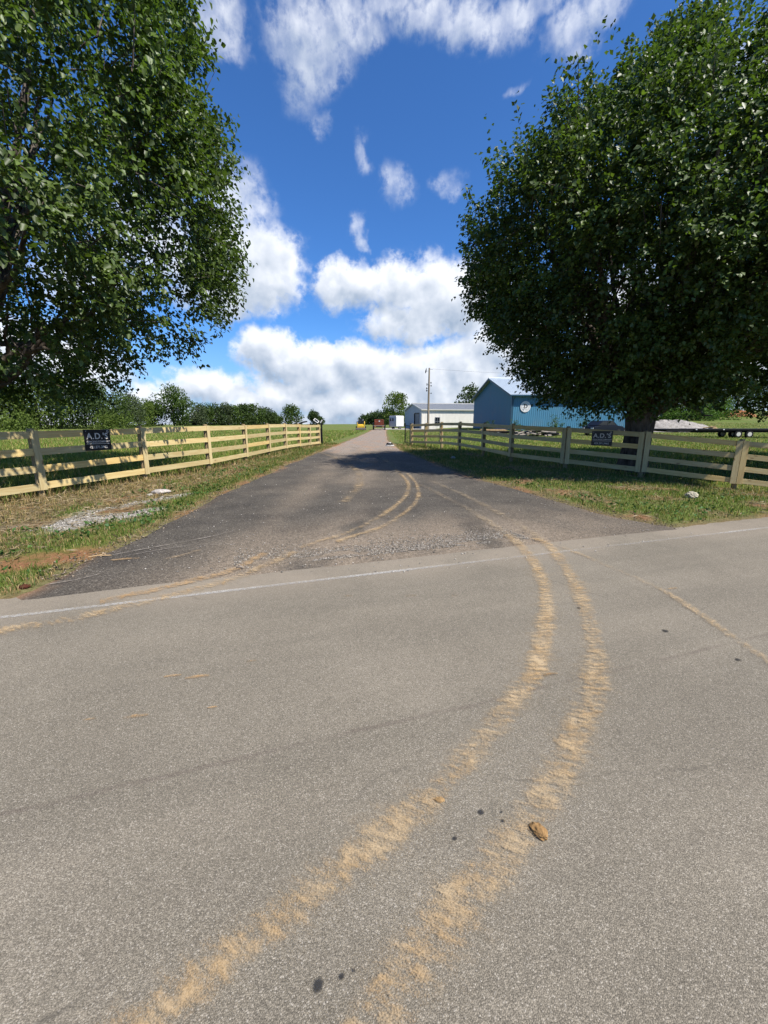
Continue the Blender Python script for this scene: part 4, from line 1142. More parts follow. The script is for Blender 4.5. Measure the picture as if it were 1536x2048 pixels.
# gooseneck flatbed on the right
gx0, gy0 = 30.3, 42.5
gz0 = float(terrain(33, 42))
root = empty('flatbed_trailer', (gx0, gy0, gz0)); root.rotation_euler = (0, 0, R(-3)); tag(root, 'long black gooseneck flatbed trailer with pale wheel rims parked in the grass on the right', 'trailer')
mb = MB(); mb.box((5.9, 0, .82), (11.0, 2.4, .14)); mb.build('deck', BLACKM, root)
mb = MB(); mb.box((5.9, -.75, .64), (11, .12, .22)); mb.box((5.9, .75, .64), (11, .12, .22)); mb.build('frame', BLACKM, root)
mb = MB(); mb.prism([(-2.2, .88), (.4, .88), (.4, .70), (-1.2, .55), (-2.1, .62), (-2.3, .80)], 'y', -1.15, 1.15); mb.build('ramp', BLACKM, root)
for xx in (4.7, 5.75):
    for s_ in (-1, 1): add_wheel(root, (xx, s_ * 1.05, .37), .37, .24, CREAM, 'y')
mb = MB()
for s_ in (-1, 1): mb.tube([(9.6, s_ * .6, .85), (10.9, s_ * .5, 1.85), (12.9, s_ * .3, 1.95)], [.16, .15, .13], 6)
mb.box((10.6, 0, 1.42), (1.4, .9, .12), ry=R(-38)); mb.build('gooseneck', BLACKM, root)
mb = MB(); mb.tube([(9.0, -.9, 0), (9.0, -.9, .75)], .06, 6); mb.build('jack_leg', BLACKM, root)
for xx in (.6, 3.2, 8.8):
    mb = MB(); mb.box((xx, -1.21, .82), (.14, .02, .09)); mb.build('marker_light', WHITEP, root)

# dark car half hidden by the trunk
root = empty('parked_car', (24.6, 47.0, float(terrain(25, 47)))); root.rotation_euler = (0, 0, R(20)); tag(root, 'dark car parked in the shade behind the big trunk before the blue wall', 'car')
mb = MB(); mb.prism([(-2.2, .35), (2.2, .35), (2.25, .8), (1.9, 1.0), (1.1, 1.08), (-1.2, 1.08), (-2.1, .98), (-2.25, .75)], 'y', -.9, .9); mb.build('body', simple_mat('dark_car_paint', (.006, .007, .012), .4, .3, var=.05), root, bevel=0.05)
mb = MB(); mb.prism([(-1.7, 1.08), (-1.0, 1.58), (.5, 1.62), (1.25, 1.08)], 'y', -.8, .8); cb = mb.build('cabin', simple_mat('dark_car_roof', (.006, .007, .012), .4, .3, var=.05), root, bevel=0.04)
mb = MB()
for s_ in (-1, 1):
    mb.prism([(-1.45, 1.12), (-.95, 1.5), (-.35, 1.53), (-.35, 1.12)], 'y', s_ * .8 - .012, s_ * .8 + .012); mb.prism([(-.27, 1.12), (-.27, 1.53), (.45, 1.55), (1.0, 1.12)], 'y', s_ * .8 - .012, s_ * .8 + .012)
mb.build('window', GLASSD, root)
for xx in (-1.4, 1.4):
    for s_ in (-1, 1): add_wheel(root, (xx, s_ * .82, .34), .34, .22, GREYM, 'y')
for s_ in (-1, 1):
    mb = MB(); mb.box((-2.24, s_ * .62, .78), (.06, .34, .14)); mb.build('headlight', WHITEP, root)

# piles in front of the blue building
def scrap(name, loc, ext, n, mats, label, cat, seed, top=None):
    rg = random.Random(seed)
    root = empty(name, loc); tag(root, label, cat)
    for mi, (mt, pn) in enumerate(mats):
        mb = MB()
        for k in range(n // len(mats)):
            x = rg.uniform(-ext[0] / 2, ext[0] / 2); z = rg.uniform(0.05, ext[2] * (1 - (abs(x) * 2 / ext[0]) ** 2 * .7)); y = rg.uniform(-ext[1] / 2, ext[1] / 2)
            l = rg.uniform(.4, 1.6); a = rg.uniform(-.6, .6)
            mb.tube([(x - l / 2 * math.cos(a), y - l / 2 * math.sin(a), max(.05, z + rg.uniform(-.15, .15))), (x + l / 2 * math.cos(a), y + l / 2 * math.sin(a), max(.05, z + rg.uniform(-.15, .15)))], rg.uniform(.05, .13), 7)
        mb.build(pn, mt, root)
    if top:
        mb = MB(); mb.box(*top[0]); mb.build('board', top[1], root)
    return root
scrap('scrap_pile', (15.9, 45.0, float(terrain(15.9, 45))), (5.0, 1.4, .75), 60, [(BLACKM, 'pipe'), (GREYW, 'log')], 'low dark pile of scrap pipes and logs behind the right fence', 'pile', 3, (((-.5, -.5, .78), (3.0, .3, .05)), WHITEP))
root = empty('utility_trailer', (11.9, 45.5, float(terrain(11.9, 45)))); tag(root, 'low dark trailer loaded with tan lumber before the blue gable', 'trailer')
mb = MB(); mb.box((0, 0, .5), (3.4, 1.6, .14)); mb.build('deck', BLACKM, root)
for s_ in (-1, 1): add_wheel(root, (.3, s_ * .8, .3), .3, .2, GREYM, 'y')
mb = MB()
for k in range(9): mb.box((-.1 + .05 * (k % 3), -.6 + .3 * (k % 5), .62 + .06 * (k // 3)), (2.6, .25, .05), rz=.03 * (k % 4 - 1.5))
mb.build('lumber', LUMBER, root)
mb = MB(); mb.tube([(-1.7, 0, .48), (-2.9, 0, .44)], .05, 6); mb.build('tongue', BLACKM, root)
# pale rubble heap and split logs on the right
def heap(name, loc, rx, ry, h, mat, label, seed):
    rg = np.random.default_rng(seed)
    a = np.linspace(0, 2 * math.pi, 64, endpoint=False); r = np.linspace(0, 1, 24)
    Rr, A = np.meshgrid(r, a, indexing='ij')
    x = Rr * np.cos(A) * rx; y = Rr * np.sin(A) * ry
    z = h * (1 - Rr ** 2) ** 1.1 * (0.7 + 0.6 * vnoise(x * .9, y * .9, seed, 3)) + 0.22 * h * (vnoise(x * 3.3, y * 3.3, seed + 1, 3) - .5) * (Rr < .98) - .06 * (Rr > .97)
    n = len(a)
    ii, jj = np.meshgrid(np.arange(len(r) - 1), np.arange(n), indexing='ij')
    F = np.stack([(ii * n + jj).ravel(), (ii * n + (jj + 1) % n).ravel(), ((ii + 1) * n + (jj + 1) % n).ravel(), ((ii + 1) * n + jj).ravel()], 1)
    o = mesh_np(name, np.stack([x.ravel(), y.ravel(), z.ravel()], 1), F, mat, loc=loc, smooth=False)
    return tag(o, label, 'heap')
def heap_mat(name, a, b, sc=2.0):
    m, nt = new_mat(name)
    oc = nd(nt, 'ShaderNodeTexCoord').outputs['Object']
    n1 = noise(nt, oc, sc, 6, .7); n2 = noise(nt, oc, sc * 6, 4, .7)
    c = mixc(nt, sstep(nt, n1, .35, .65), a, b); c = mixc(nt, sstep(nt, n2, .55, .75, 0, .6), c, [v * .5 for v in a])
    out(nt, pbsdf(nt, c, .95, .1, 0, n2, .9, .2)); return m
PALEH = heap_mat('pale_rubble', (.36, .33, .29), (.56, .52, .47))
CLAYH = heap_mat('red_clay', (.26, .09, .04), (.42, .20, .10), .8)
heap('gravel_heap', (37.5, 55.0, float(terrain(37, 55)) - .05), 6.5, 3.2, 1.35, PALEH, 'wide heap of pale crushed stone behind the flatbed trailer', 41)
scrap('log_pile', (40.2, 51.0, float(terrain(40, 51)) + .15), (3.2, 1.0, .7), 16, [(LUMBER, 'log'), (GREYW, 'weathered_log')], 'small pile of brown logs at the end of the pale heap', 'pile', 8)
for (hx, hy, rx, ry, h, lb) in ((92, 110, 5.5, 4, 1.9, 'low red clay mound in the far right field, the rounder of the two'), (109, 112, 8, 4, 2.6, 'long red clay bank at the far right edge of the field')):
    heap('clay_mound', (hx, hy, float(terrain(hx, hy)) - .3), rx, ry, h, CLAYH, lb, int(hx))

# ------------------------------------------------------------------ utility pole and line
px0, py0 = 7.15, 68.0
root = empty('utility_pole', (px0, py0, 0)); tag(root, 'tall grey wooden utility pole in front of the cream building', 'utility pole')
MB().tube([(0, 0, -.3), (0, 0, 5), (0, 0, 9.85)], [.19, .16, .12], 12).build('pole', GREYW, root)
mb = MB(); mb.box((.28, 0, 9.65), (.5, .06, .06)); mb.build('top_bracket', GREYM, root)
for (dx, z, r, h) in ((-.32, 7.35, .07, .4), (-.36, 6.75, .08, .32), (-.36, 6.4, .09, .26), (.32, 7.6, .08, .26), (.36, 7.15, .08, .22), (.4, 6.0, .07, .18)):
    mb = MB(); mb.tube([(0, 0, z), (dx, 0, z)], .03, 6); mb.tube([(dx, 0, z - h / 2), (dx, 0, z), (dx, 0, z + h / 2)], [r * .6, r, r * .6], 8); mb.build('insulator', BLACKM, root)
mb = MB(); mb.tube([(.0, 0, 9.4), (-.45, 0, 9.35)], .02, 5); mb.tube([(-.58, 0, 9.05), (-.54, 0, 9.35), (-.47, 0, 9.8)], [.05, .11, .03], 8); mb.build('cutout_switch', BLACKM, root)
mb = MB(); pts = []
for k in np.linspace(0, 1, 25):
    a, b = Vector((px0 + .5, py0, 9.7)), Vector((75, 95, 14.5)); p = a.lerp(b, k); p.z -= 4 * 1.6 * k * (1 - k); pts.append(p)
mb.tube(pts, 0.010, 5); tag(mb.build('power_line', BLACKM), 'thin power line sagging from the utility pole towards the right', 'cable')

# ------------------------------------------------------------------ trees
def tubes_np(segs, n=6):
    """segs: list of (pts (k,3), radii (k)); returns V, F"""
    Vs = []; Fs = []; base = 0
    for pts, rad in segs:
        pts = np.asarray(pts, float); k = len(pts); rad = np.asarray(rad, float)
        t = np.gradient(pts, axis=0); t /= np.linalg.norm(t, axis=1, keepdims=True) + 1e-9
        ref = np.array([0.31, 0.95, 0.1]); a = np.cross(t, ref); a /= np.linalg.norm(a, axis=1, keepdims=True) + 1e-9
        b = np.cross(t, a)
        an = np.arange(n) * 2 * math.pi / n
        ring = pts[:, None, :] + rad[:, None, None] * (a[:, None, :] * np.cos(an)[None, :, None] + b[:, None, :] * np.sin(an)[None, :, None])
        Vs.append(ring.reshape(-1, 3))
        ii, jj = np.meshgrid(np.arange(k - 1), np.arange(n), indexing='ij')
        q = base + np.stack([(ii * n + jj).ravel(), (ii * n + (jj + 1) % n).ravel(), ((ii + 1) * n + (jj + 1) % n).ravel(), ((ii + 1) * n + jj).ravel()], 1)
        Fs.append(q); base += k * n
    return np.concatenate(Vs), np.concatenate(Fs)

def unit(v): return v / (np.linalg.norm(v, axis=-1, keepdims=True) + 1e-9)

def leaf_geo(P, A, L, W, rng, detailed=True, fold=0.22, Nt=None):
    n = len(P)
    A = unit(A); S = unit(np.cross(rng.normal(0, 1, (n, 3)) if Nt is None else Nt, A)); N = np.cross(A, S)
    L = L[:, None]; W = W[:, None]
    if detailed:
        curl = 0.12 * L * N
        vs = [P, P + A * L * .3 + S * W * .5 + N * W * fold, P + A * L * .7 + S * W * .34 + N * W * fold * .6 - curl * .5, P + A * L - curl,
              P + A * L * .7 - S * W * .34 + N * W * fold * .6 - curl * .5, P + A * L * .3 - S * W * .5 + N * W * fold]
        V = np.stack(vs, 1).reshape(-1, 3); b = np.arange(n)[:, None] * 6
        F = np.concatenate([b + np.array([[0, 1, 2, 3]]), b + np.array([[0, 3, 4, 5]])])
        return V, F, 6
    V = np.stack([P, P + A * L * .45 + S * W * .5 + N * W * fold, P + A * L, P + A * L * .45 - S * W * .5 + N * W * fold], 1).reshape(-1, 3)
    b = np.arange(n)[:, None] * 4
    F = np.concatenate([b + np.array([[0, 1, 2]]), b + np.array([[0, 2, 3]])])
    return V, F, 4

def big_tree(name, base, prof, label, seed, K, twigs, leaves, inner, leaf_len, trunk_r, fork_z, lobe=(0.42, 0.95), detailed=True, keep=None, group=None, limbs=16, gap=0.34):
    """prof: (z list, r list) of the crown about the trunk axis"""
    rng = np.random.default_rng(seed)
    bx, by, bz = base
    root = empty(name, base); tag(root, label, 'tree', group)
    pz, pr = np.array(prof[0], float), np.array(prof[1], float)
    def rad(z, th):
        r = np.interp(z, pz, pr, left=0.1, right=0.05)
        return r * (1 + 0.16 * (vnoise(th * 1.9 + 10, z * 0.45, seed, 3) - 0.5) * 2)
    zs = np.linspace(pz[0], pz[-1], 400); w = np.interp(zs, pz, pr) + 0.3; cdf = np.cumsum(w) / w.sum()
    def sample_z(n): return np.interp(rng.random(n), cdf, zs)
    # lobes of foliage on the shell, and some deeper inside
    cz = sample_z(K); cth = (np.arange(K) * 2.39996 + rng.random(K) * 0.9) % (2 * math.pi)
    cr = lobe[0] + (lobe[1] - lobe[0]) * rng.random(K) ** 1.5
    deep = rng.random(K) < 0.30
    rr = np.maximum(rad(cz, cth) * 0.94 - cr * 0.7 - 0.25 - 0.5 * rng.random(K) ** 2 - deep * rad(cz, cth) * 0.45 * rng.random(K), 0.1)
    C = np.stack([rr * np.cos(cth), rr * np.sin(cth), cz], 1)
    ltone = 0.72 + 0.56 * rng.random(K)
    T = K * twigs
    ci = np.repeat(np.arange(K), twigs)
    u = unit(rng.normal(0, 1, (T, 3)) + np.array([0, 0, 0.15]))
    outw = unit(np.stack([np.cos(cth), np.sin(cth), (cz - np.interp(0.45, [0, 1], [pz[0], pz[-1]])) / (pz[-1] - pz[0])], 1))[ci]
    tall = np.stack([np.ones(K), np.ones(K), 1.0 + 0.7 * np.clip((cz - pz[0]) / (pz[-1] - pz[0]), 0, 1)], 1)[ci]
    tp = C[ci] + u * tall * (cr[ci] * (0.35 + 0.65 * rng.random(T) ** 0.6))[:, None]
    hfrac = np.clip((tp[:, 2] - pz[0]) / (pz[-1] - pz[0]), 0, 1)
    td = unit(0.55 * u + 0.55 * outw + np.stack([0 * hfrac, 0 * hfrac, -0.35 + 1.25 * hfrac], 1) + 0.35 * rng.normal(0, 1, (T, 3)))
    tl = 0.28 + 0.42 * rng.random(T)
    sh = (rng.random(T) < 0.085) & (u @ np.array([0, 0, 1.0]) > -0.2) & (hfrac > 0.25)
    td[sh] = unit(0.5 * outw[sh] + np.array([0, 0, 1.0]) + 0.25 * rng.normal(0, 1, (sh.sum(), 3))); tl[sh] = 0.8 + 0.7 * rng.random(sh.sum())
    # inner twigs, sparser
    TI = inner
    iz = sample_z(TI); ith = rng.random(TI) * 6.283; ir = rad(iz, ith) * (0.15 + 0.65 * rng.random(TI) ** 0.6)
    ip = np.stack([ir * np.cos(ith), ir * np.sin(ith), iz], 1)
    idr = unit(np.stack([np.cos(ith), np.sin(ith), 0.9 + 0 * ith], 1) + 0.5 * rng.normal(0, 1, (TI, 3)))
    ltone = np.concatenate([ltone[ci], np.full(TI, 0.9)]); tp = np.concatenate([tp, ip]); td = np.concatenate([td, idr]); tl = np.concatenate([tl, 0.4 + 0.5 * rng.random(TI)])
    # gaps
    g = vnoise(tp[:, 0] * 0.75 + tp[:, 2] * 0.31, tp[:, 1] * 0.75 - tp[:, 2] * 0.83, seed + 3, 2)
    ok = (g > gap) & (tp[:, 2] > pz[0] - 0.3)
    if keep is not None: ok &= keep(tp)
    tp, td, tl, ltone = tp[ok], td[ok], tl[ok], ltone[ok]
    T = len(tp)
    # leaves along each twig
    n = T * leaves
    ti = np.repeat(np.arange(T), leaves)
    f = rng.random(n)
    P = tp[ti] + td[ti] * (f * tl[ti])[:, None] + rng.normal(0, 0.065, (n, 3))
    outl = unit(P * np.array([1, 1, 0.15]))
    A = unit(rng.normal(0, 1, (n, 3)) * 0.75 + td[ti] * 0.35 + outl * 0.35 + np.array([0, 0, -0.55]))
    L = leaf_len * (0.7 + 0.6 * rng.random(n)); W = L * (0.62 + 0.2 * rng.random(n))
    Nt = unit(0.55 * outl + np.array([0, 0, 0.75]) + rng.normal(0, 0.42, (n, 3)))
    V, F, k = leaf_geo(P, A, L, W, rng, detailed, 0.22, Nt)
    tone = 0.75 + 0.5 * rng.random(n) + 0.35 * (rng.random(T)[ti] - 0.5)
    yel = np.clip(0.5 * rng.random(n) + 0.6 * (vnoise(P[:, 0] * .8, P[:, 2] * .8 + P[:, 1] * .5, seed + 9, 2) - .35), 0, 1)
    tone *= ltone[ti]
    colr = np.stack([0.066 + 0.070 * yel, 0.114 + 0.076 * yel, 0.027 + 0.009 * yel], 1) * tone[:, None]
    crown = mesh_np('crown', V, F, LEAF, root, col=np.repeat(colr, k, axis=0))
    # trunk and limbs
    segs = []
    tz = np.linspace(-0.3, fork_z, 7)
    segs.append((np.stack([0.05 * np.sin(tz * 1.3), 0.04 * np.cos(tz * 1.7), tz], 1), trunk_r * (1.0 + 0.45 * np.exp(-(tz + .3) * 2.2) + 0.15 * smst(tz, fork_z * .6, fork_z))))
    H = pz[-1]
    for i in range(limbs):
        th = i * 2.39996 + rng.random() * 0.5; zt = pz[0] + (H - pz[0]) * (0.25 + 0.7 * ((i * 0.618) % 1.0))
        rt = float(rad(np.array([zt]), np.array([th]))[0]) * (0.66 + .12 * rng.random())
        s0 = np.array([0.25 * trunk_r * math.cos(th), 0.25 * trunk_r * math.sin(th), fork_z - 0.25 + 0.5 * rng.random()])
        e = np.array([rt * math.cos(th), rt * math.sin(th), max(zt, fork_z + 0.4)])
        m1 = s0 * .6 + e * .4 + np.array([0.1 * rt * math.cos(th), 0.1 * rt * math.sin(th), -0.04 * (e[2] - s0[2])])
        q = np.linspace(0, 1, 12)[:, None]
        pts = (1 - q) ** 2 * s0 + 2 * q * (1 - q) * m1 + q * q * e
        pts[1:-1] += 0.07 * rng.normal(0, 1, (10, 3))
        r0 = trunk_r * (0.30 + 0.22 * rng.random())
        radii = r0 * (1 - 0.88 * q[:, 0] ** 0.8)
        segs.append((pts, radii))
        for j in range(7):
            a0 = 2 + int(rng.random() * 8); st = pts[a0]
            dirv = unit(unit(pts[min(a0 + 1, 11)] - pts[a0 - 1]) + 0.75 * rng.normal(0, 1, 3) + np.array([0, 0, 0.35]))
            ln = 0.7 + 1.1 * rng.random(); qq = np.linspace(0, 1, 6)[:, None]
            sp_ = st + dirv * ln * qq + np.array([0, 0, 0.25]) * qq ** 2 + 0.04 * rng.normal(0, 1, (6, 3)) * (qq > 0)
            segs.append((sp_, radii[a0] * 0.55 * (1 - 0.8 * qq[:, 0])))
    # twigs as fine wood
    for i in rng.choice(T, min(T, 900), replace=False):
        segs.append((np.stack([tp[i] - td[i] * 0.5, tp[i], tp[i] + td[i] * tl[i] * .8]), np.array([0.014, 0.010, 0.005])))
    V, F = tubes_np(segs, 7)
    mesh_np('trunk', V, F, BARK, root, smooth=True)
    return root

big_tree('pear_tree', (8.72, 14.4, 0.0), ([2.27, 2.76, 3.3, 4.11, 5.45, 6.7, 7.6, 8.22, 9.21, 9.92, 10.46, 11.09, 11.62, 12.07], [2.6, 3.49, 4.39, 5.46, 6.27, 6.62, 6.44, 5.91, 4.83, 3.85, 3.04, 1.97, 0.98, 0.27]),
         'big dark egg shaped tree with a short thick trunk behind the right fence', 101, 800, 15, 19, 1300, 0.118, 0.42, 1.9, detailed=False, limbs=22, gap=0.33, keep=lambda p: ~((p[:, 0] > 0.8) & (p[:, 2] < 3.1 + 0.2 * p[:, 0])))
big_tree('pear_tree', (-10.67, 10.3, 0.0), ([2.52, 2.93, 3.3, 3.9, 4.54, 5.65, 6.94, 8.04, 9.33, 10.71, 12.09, 13.01], [2.76, 4.14, 5.06, 6.26, 6.99, 7.45, 7.45, 7.27, 7.27, 6.44, 4.23, 0.92]),
         'big leafy tree reaching in over the left fence, its trunk outside the picture', 202, 860, 14, 18, 900, 0.11, 0.45, 2.0, limbs=26, gap=0.35,
         keep=lambda p: (p[:, 0] > -3.5))
big_tree('pear_tree', (17.6, 15.6, 0.0), ([2.43, 2.7, 3.07, 4.27, 6.11, 7.95, 9.79, 11.63, 13.47, 14.85], [4.14, 5.22, 5.94, 6.3, 6.48, 6.12, 5.22, 3.96, 2.16, 0.45]),
         'second big dark tree at the right edge, crown merging with the egg shaped one', 303, 560, 12, 16, 900, 0.16, 0.45, 2.3, detailed=False, limbs=18, gap=0.33)

# trees and shrubs farther off
def far_tree_mesh(seed, h, r, n, leaf, base_z, hue, lumps=26, trunk=True):
    rng = np.random.default_rng(seed)
    cz = base_z + (h - base_z) * rng.random(lumps) ** 0.9
    f = np.sin(np.clip((cz - base_z) / (h - base_z) * 0.9 + 0.08, 0, 1) * math.pi) ** 0.55
    th = rng.random(lumps) * 6.283; rr = r * f * (0.35 + 0.5 * rng.random(lumps))
    C = np.stack([rr * np.cos(th), rr * np.sin(th), cz], 1)
    cr = r * (0.26 + 0.2 * rng.random(lumps))
    ci = rng.integers(0, lumps, n)
    u = unit(rng.normal(0, 1, (n, 3)))
    P = C[ci] + u * (cr[ci] * (0.55 + 0.5 * rng.random(n) ** .5))[:, None]
    P[:, 2] = np.maximum(P[:, 2], base_z * .6 + 0.05)
    A = unit(u * .6 + rng.normal(0, 1, (n, 3)))
    L = leaf * (.6 + .8 * rng.random(n))
    V, F, k = leaf_geo(P, A, L, L * .75, rng, False)
    tone = (0.65 + .6 * rng.random(n)) * (0.8 + .4 * rng.random(lumps)[ci])
    c = np.array(hue)[None] * tone[:, None]
    tr_ = None
    if trunk:
        segs = [(np.array([[0, 0, -.2], [0.05, 0, h * .3], [0, 0.05, h * .7]]), np.array([.045 * h * .5, .035 * h * .5, .01 * h]))]
        for i in range(6):
            j = int(rng.integers(0, lumps)); segs.append((np.stack([[0, 0, h * .22], C[j] * .5 + np.array([0, 0, h * .1]), C[j]]), np.array([.012 * h, .008 * h, .004 * h])))
        tr_ = tubes_np(segs, 6)
    return V, F, np.repeat(c, k, axis=0), tr_
G1, G2, G3, G4 = (.085, .135, .030), (.066, .105, .032), (.130, .185, .036), (.095, .125, .060)
def far_tree(x, y, h, r, label, seed, hue=G1, n=2600, leaf=.42, base=0.9, name='tree', cat='tree', group=None, lumps=26, trunk=True):
    z = float(terrain(x, y))
    V, F, c, t_ = far_tree_mesh(seed, h, r, n, leaf, base, hue, lumps, trunk)
    if t_ is None:
        o = mesh_np(name, V, F, FARLEAF, None, col=c, loc=(x, y, z - .1)); return tag(o, label, cat, group)
    root = empty(name, (x, y, z)); tag(root, label, cat, group)
    mesh_np('crown', V, F, FARLEAF, root, col=c)
    mesh_np('trunk', t_[0], t_[1], BARK, root, smooth=True)
    return root
def at_px(px, Y): return ((px - 768) / 820.0 * Y * 1.02, Y)
far_tree(*at_px(366, 150), 12.3, 7.2, 'round bushy tree standing clear of the left treeline', 11, G1, 5000, .55, 1.0)
far_tree(*at_px(793, 118), 8.2, 4.4, 'round green tree behind the white cargo trailer', 12, G3, 4000, .42, .6)
far_tree(*at_px(591, 190), 7.2, 5.0, 'small rounded tree on the crest left of the drive', 13, G1, 2600, .6, .3)
far_tree(*at_px(632, 195), 5.8, 3.4, 'smallest dark tree on the crest just left of the gate', 14, G2, 2000, .55, .2)
far_tree(*at_px(646, 200), 3.2, 2.6, 'low dark bush on the crest beside the smallest tree', 15, G2, 1000, .5, .1, 'bush', 'bush', trunk=False)
far_tree(*at_px(930, 112), 9.2, 4.5, 'dark tree showing between the cream and the blue building', 16, G2, 3000, .5, .8)
# the left treeline, tree by tree
TL = [(-60, 78, 10.5, 5.5, G2), (5, 80, 9.6, 5.0, G1), (62, 84, 8.6, 4.6, G3), (108, 86, 9.3, 4.6, G3), (150, 92, 9.6, 4.8, G2), (196, 96, 9.8, 5.0, G2), (236, 102, 10.0, 5.2, G1), (272, 112, 9.0, 4.8, G4), (302, 128, 7.8, 4.6, G3), (328, 150, 7.6, 4.4, G1),
      (408, 165, 9.0, 4.6, G4), (424, 172, 8.4, 4.4, G1), (443, 175, 8.6, 4.8, G2), (462, 178, 9.2, 4.2, G4), (480, 182, 8.0, 5.0, G1), (500, 186, 8.6, 5.2, G2), (520, 190, 9.0, 5.6, G1), (540, 196, 8.0, 4.6, G2), (556, 205, 5.4, 4.2, G1)]
desc = ['tall dark tree at the far left edge of the treeline', 'dark full tree under the hanging branches at the far left', 'sunny light green tree low in the left treeline', 'second sunny light green tree, right of its twin', 'dark tree directly behind the left fence sign', 'dark tree just right of the left sign, in the treeline', 'mid green tree above the second fence post on the left', 'greyish tree at the step in the left treeline', 'low yellow green tree left of the round bushy tree', 'dull green tree touching the round bushy tree on its left',
        'greyish tree just right of the round bushy tree', 'mid green tree above the third left fence post', 'dark conifer like tree left of the pointed grey one', 'pointed greyish tree in the middle treeline', 'mid green tree above the fourth left fence post', 'dark tree on the rise of the middle treeline', 'tallest green tree on the hump of the middle treeline', 'dark tree on the falling end of the middle treeline', 'last low tree at the right end of the left treeline']
for i, (px, Y, h, r, hue) in enumerate(TL):
    far_tree(*at_px(px, Y), h * (0.84 if Y > 160 else 0.95), r * 1.15, desc[i], 60 + i, hue, 4200 if Y < 140 else 3000, .40 if Y < 140 else .6, .1, group='trees of the left treeline')
# low growth in front of the treeline
far_tree(*at_px(40, 72), 2.6, 4.5, 'low weedy thicket at the foot of the left treeline', 90, G3, 1600, .35, .05, 'thicket', 'bush', trunk=False)
far_tree(*at_px(250, 92), 2.4, 4.5, 'low green thicket right of the left sign along the treeline', 91, G3, 1600, .35, .05, 'thicket', 'bush', trunk=False)
# distant dark trees on the crest between the machines
for i, (px, Y, h, r, lb) in enumerate([(733, 210, 4.2, 4.4, 'low dark tree beyond the skid steer'), (744, 212, 5.0, 4.6, 'dark tree on the crest between skid steer and dump trailer'), (757, 205, 5.4, 4.6, 'dark tree behind the red dump body'), (771, 200, 6.4, 5.0, 'dark tree behind the gap left of the cargo trailer')]):
    far_tree(*at_px(px, Y), h, r, lb, 120 + i, G2, 1300, .65, .2, group='distant trees on the crest')
# right hand wood edge
RT = [(1290, 92, 8.5, 4.5, G2, 'dark tree right of the big trunk'), (1322, 96, 7.4, 4.4, G4, 'greyish bushy tree behind the pale heap'), (1362, 98, 7.6, 4.6, G4, 'second greyish bushy tree behind the pale heap, farther right'), (1402, 104, 8.8, 4.6, G3, 'yellow green tree above the log pile'), (1440, 108, 10.5, 5.4, G2, 'tall dark tree left of the round clay mound'), (1490, 114, 11, 6, G2, 'tall dark tree behind the clay mounds'), (1545, 116, 11, 6, G2, 'tall dark tree at the right edge of the field')]
for i, (px, Y, h, r, hue, lb) in enumerate(RT):
    far_tree(*at_px(px, Y), h, r, lb, 150 + i, hue, 2800, .42, .3, group='trees behind the right field')
for i, (px, Y, h, r, lb) in enumerate([(1318, 84, 2.0, 3.2, 'low bright bush at the left foot of the right trees'), (1372, 86, 2.4, 3.6, 'bright green bush below the greyish trees'), (1412, 90, 3.0, 3.8, 'largest bright green bush left of the round clay mound')]):
    far_tree(*at_px(px, Y), h, r, lb, 170 + i, (.10, .18, .035), 1800, .32, .05, 'bush', 'bush', trunk=False)

# tall weeds at the blue wall
def weed(x, y, h, n, label, seed):
    rng = np.random.default_rng(seed); segs = []; P = []; A = []
    for k in range(n):
        bx = rng.normal(0, .45); by = rng.normal(0, .2); hh = h * (.5 + .6 * rng.random()); lean = rng.normal(0, .12, 2)
        q = np.linspace(0, 1, 6)
        pts = np.stack([bx + lean[0] * q * hh, by + lean[1] * q * hh, q * hh], 1); segs.append((pts, .012 * (1 - .7 * q)))
        for j in range(26):
            qq = rng.random() ** .7; P.append([bx + lean[0] * qq * hh + rng.normal(0, .05), by + lean[1] * qq * hh + rng.normal(0, .05), qq * hh]); a_ = rng.random() * 6.28; A.append([math.cos(a_), math.sin(a_), .25])
    P = np.array(P); A = np.array(A); z = float(terrain(x, y))
    root = empty('weed', (x, y, z)); tag(root, label, 'weed')
    L = .10 + .14 * rng.random(len(P)); V, F, k = leaf_geo(P, A, L, L * .5, rng, False)
    mesh_np('foliage', V, F, FARLEAF, root, col=np.repeat(np.array([[.08, .14, .03]]) * (.6 + .7 * rng.random((len(P), 1))), k, axis=0))
    V, F = tubes_np(segs, 5); mesh_np('stem', V, F, FARLEAF, root, col=np.tile(np.array([[.09, .13, .04]]), (len(V), 1)))
weed(21.6, 52.5, 2.0, 20, 'tall weed against the blue wall above the scrap pile', 1)
weed(16.9, 53.0, 1.5, 14, 'shorter weed clump at the blue wall below the emblem', 2)
weed(25.2, 53.0, 1.9, 16, 'leafy weed clump at the blue wall nearest the trunk', 3)
weed(13.4, 54.0, 1.3, 22, 'bright weed clump behind the lumber trailer', 4)

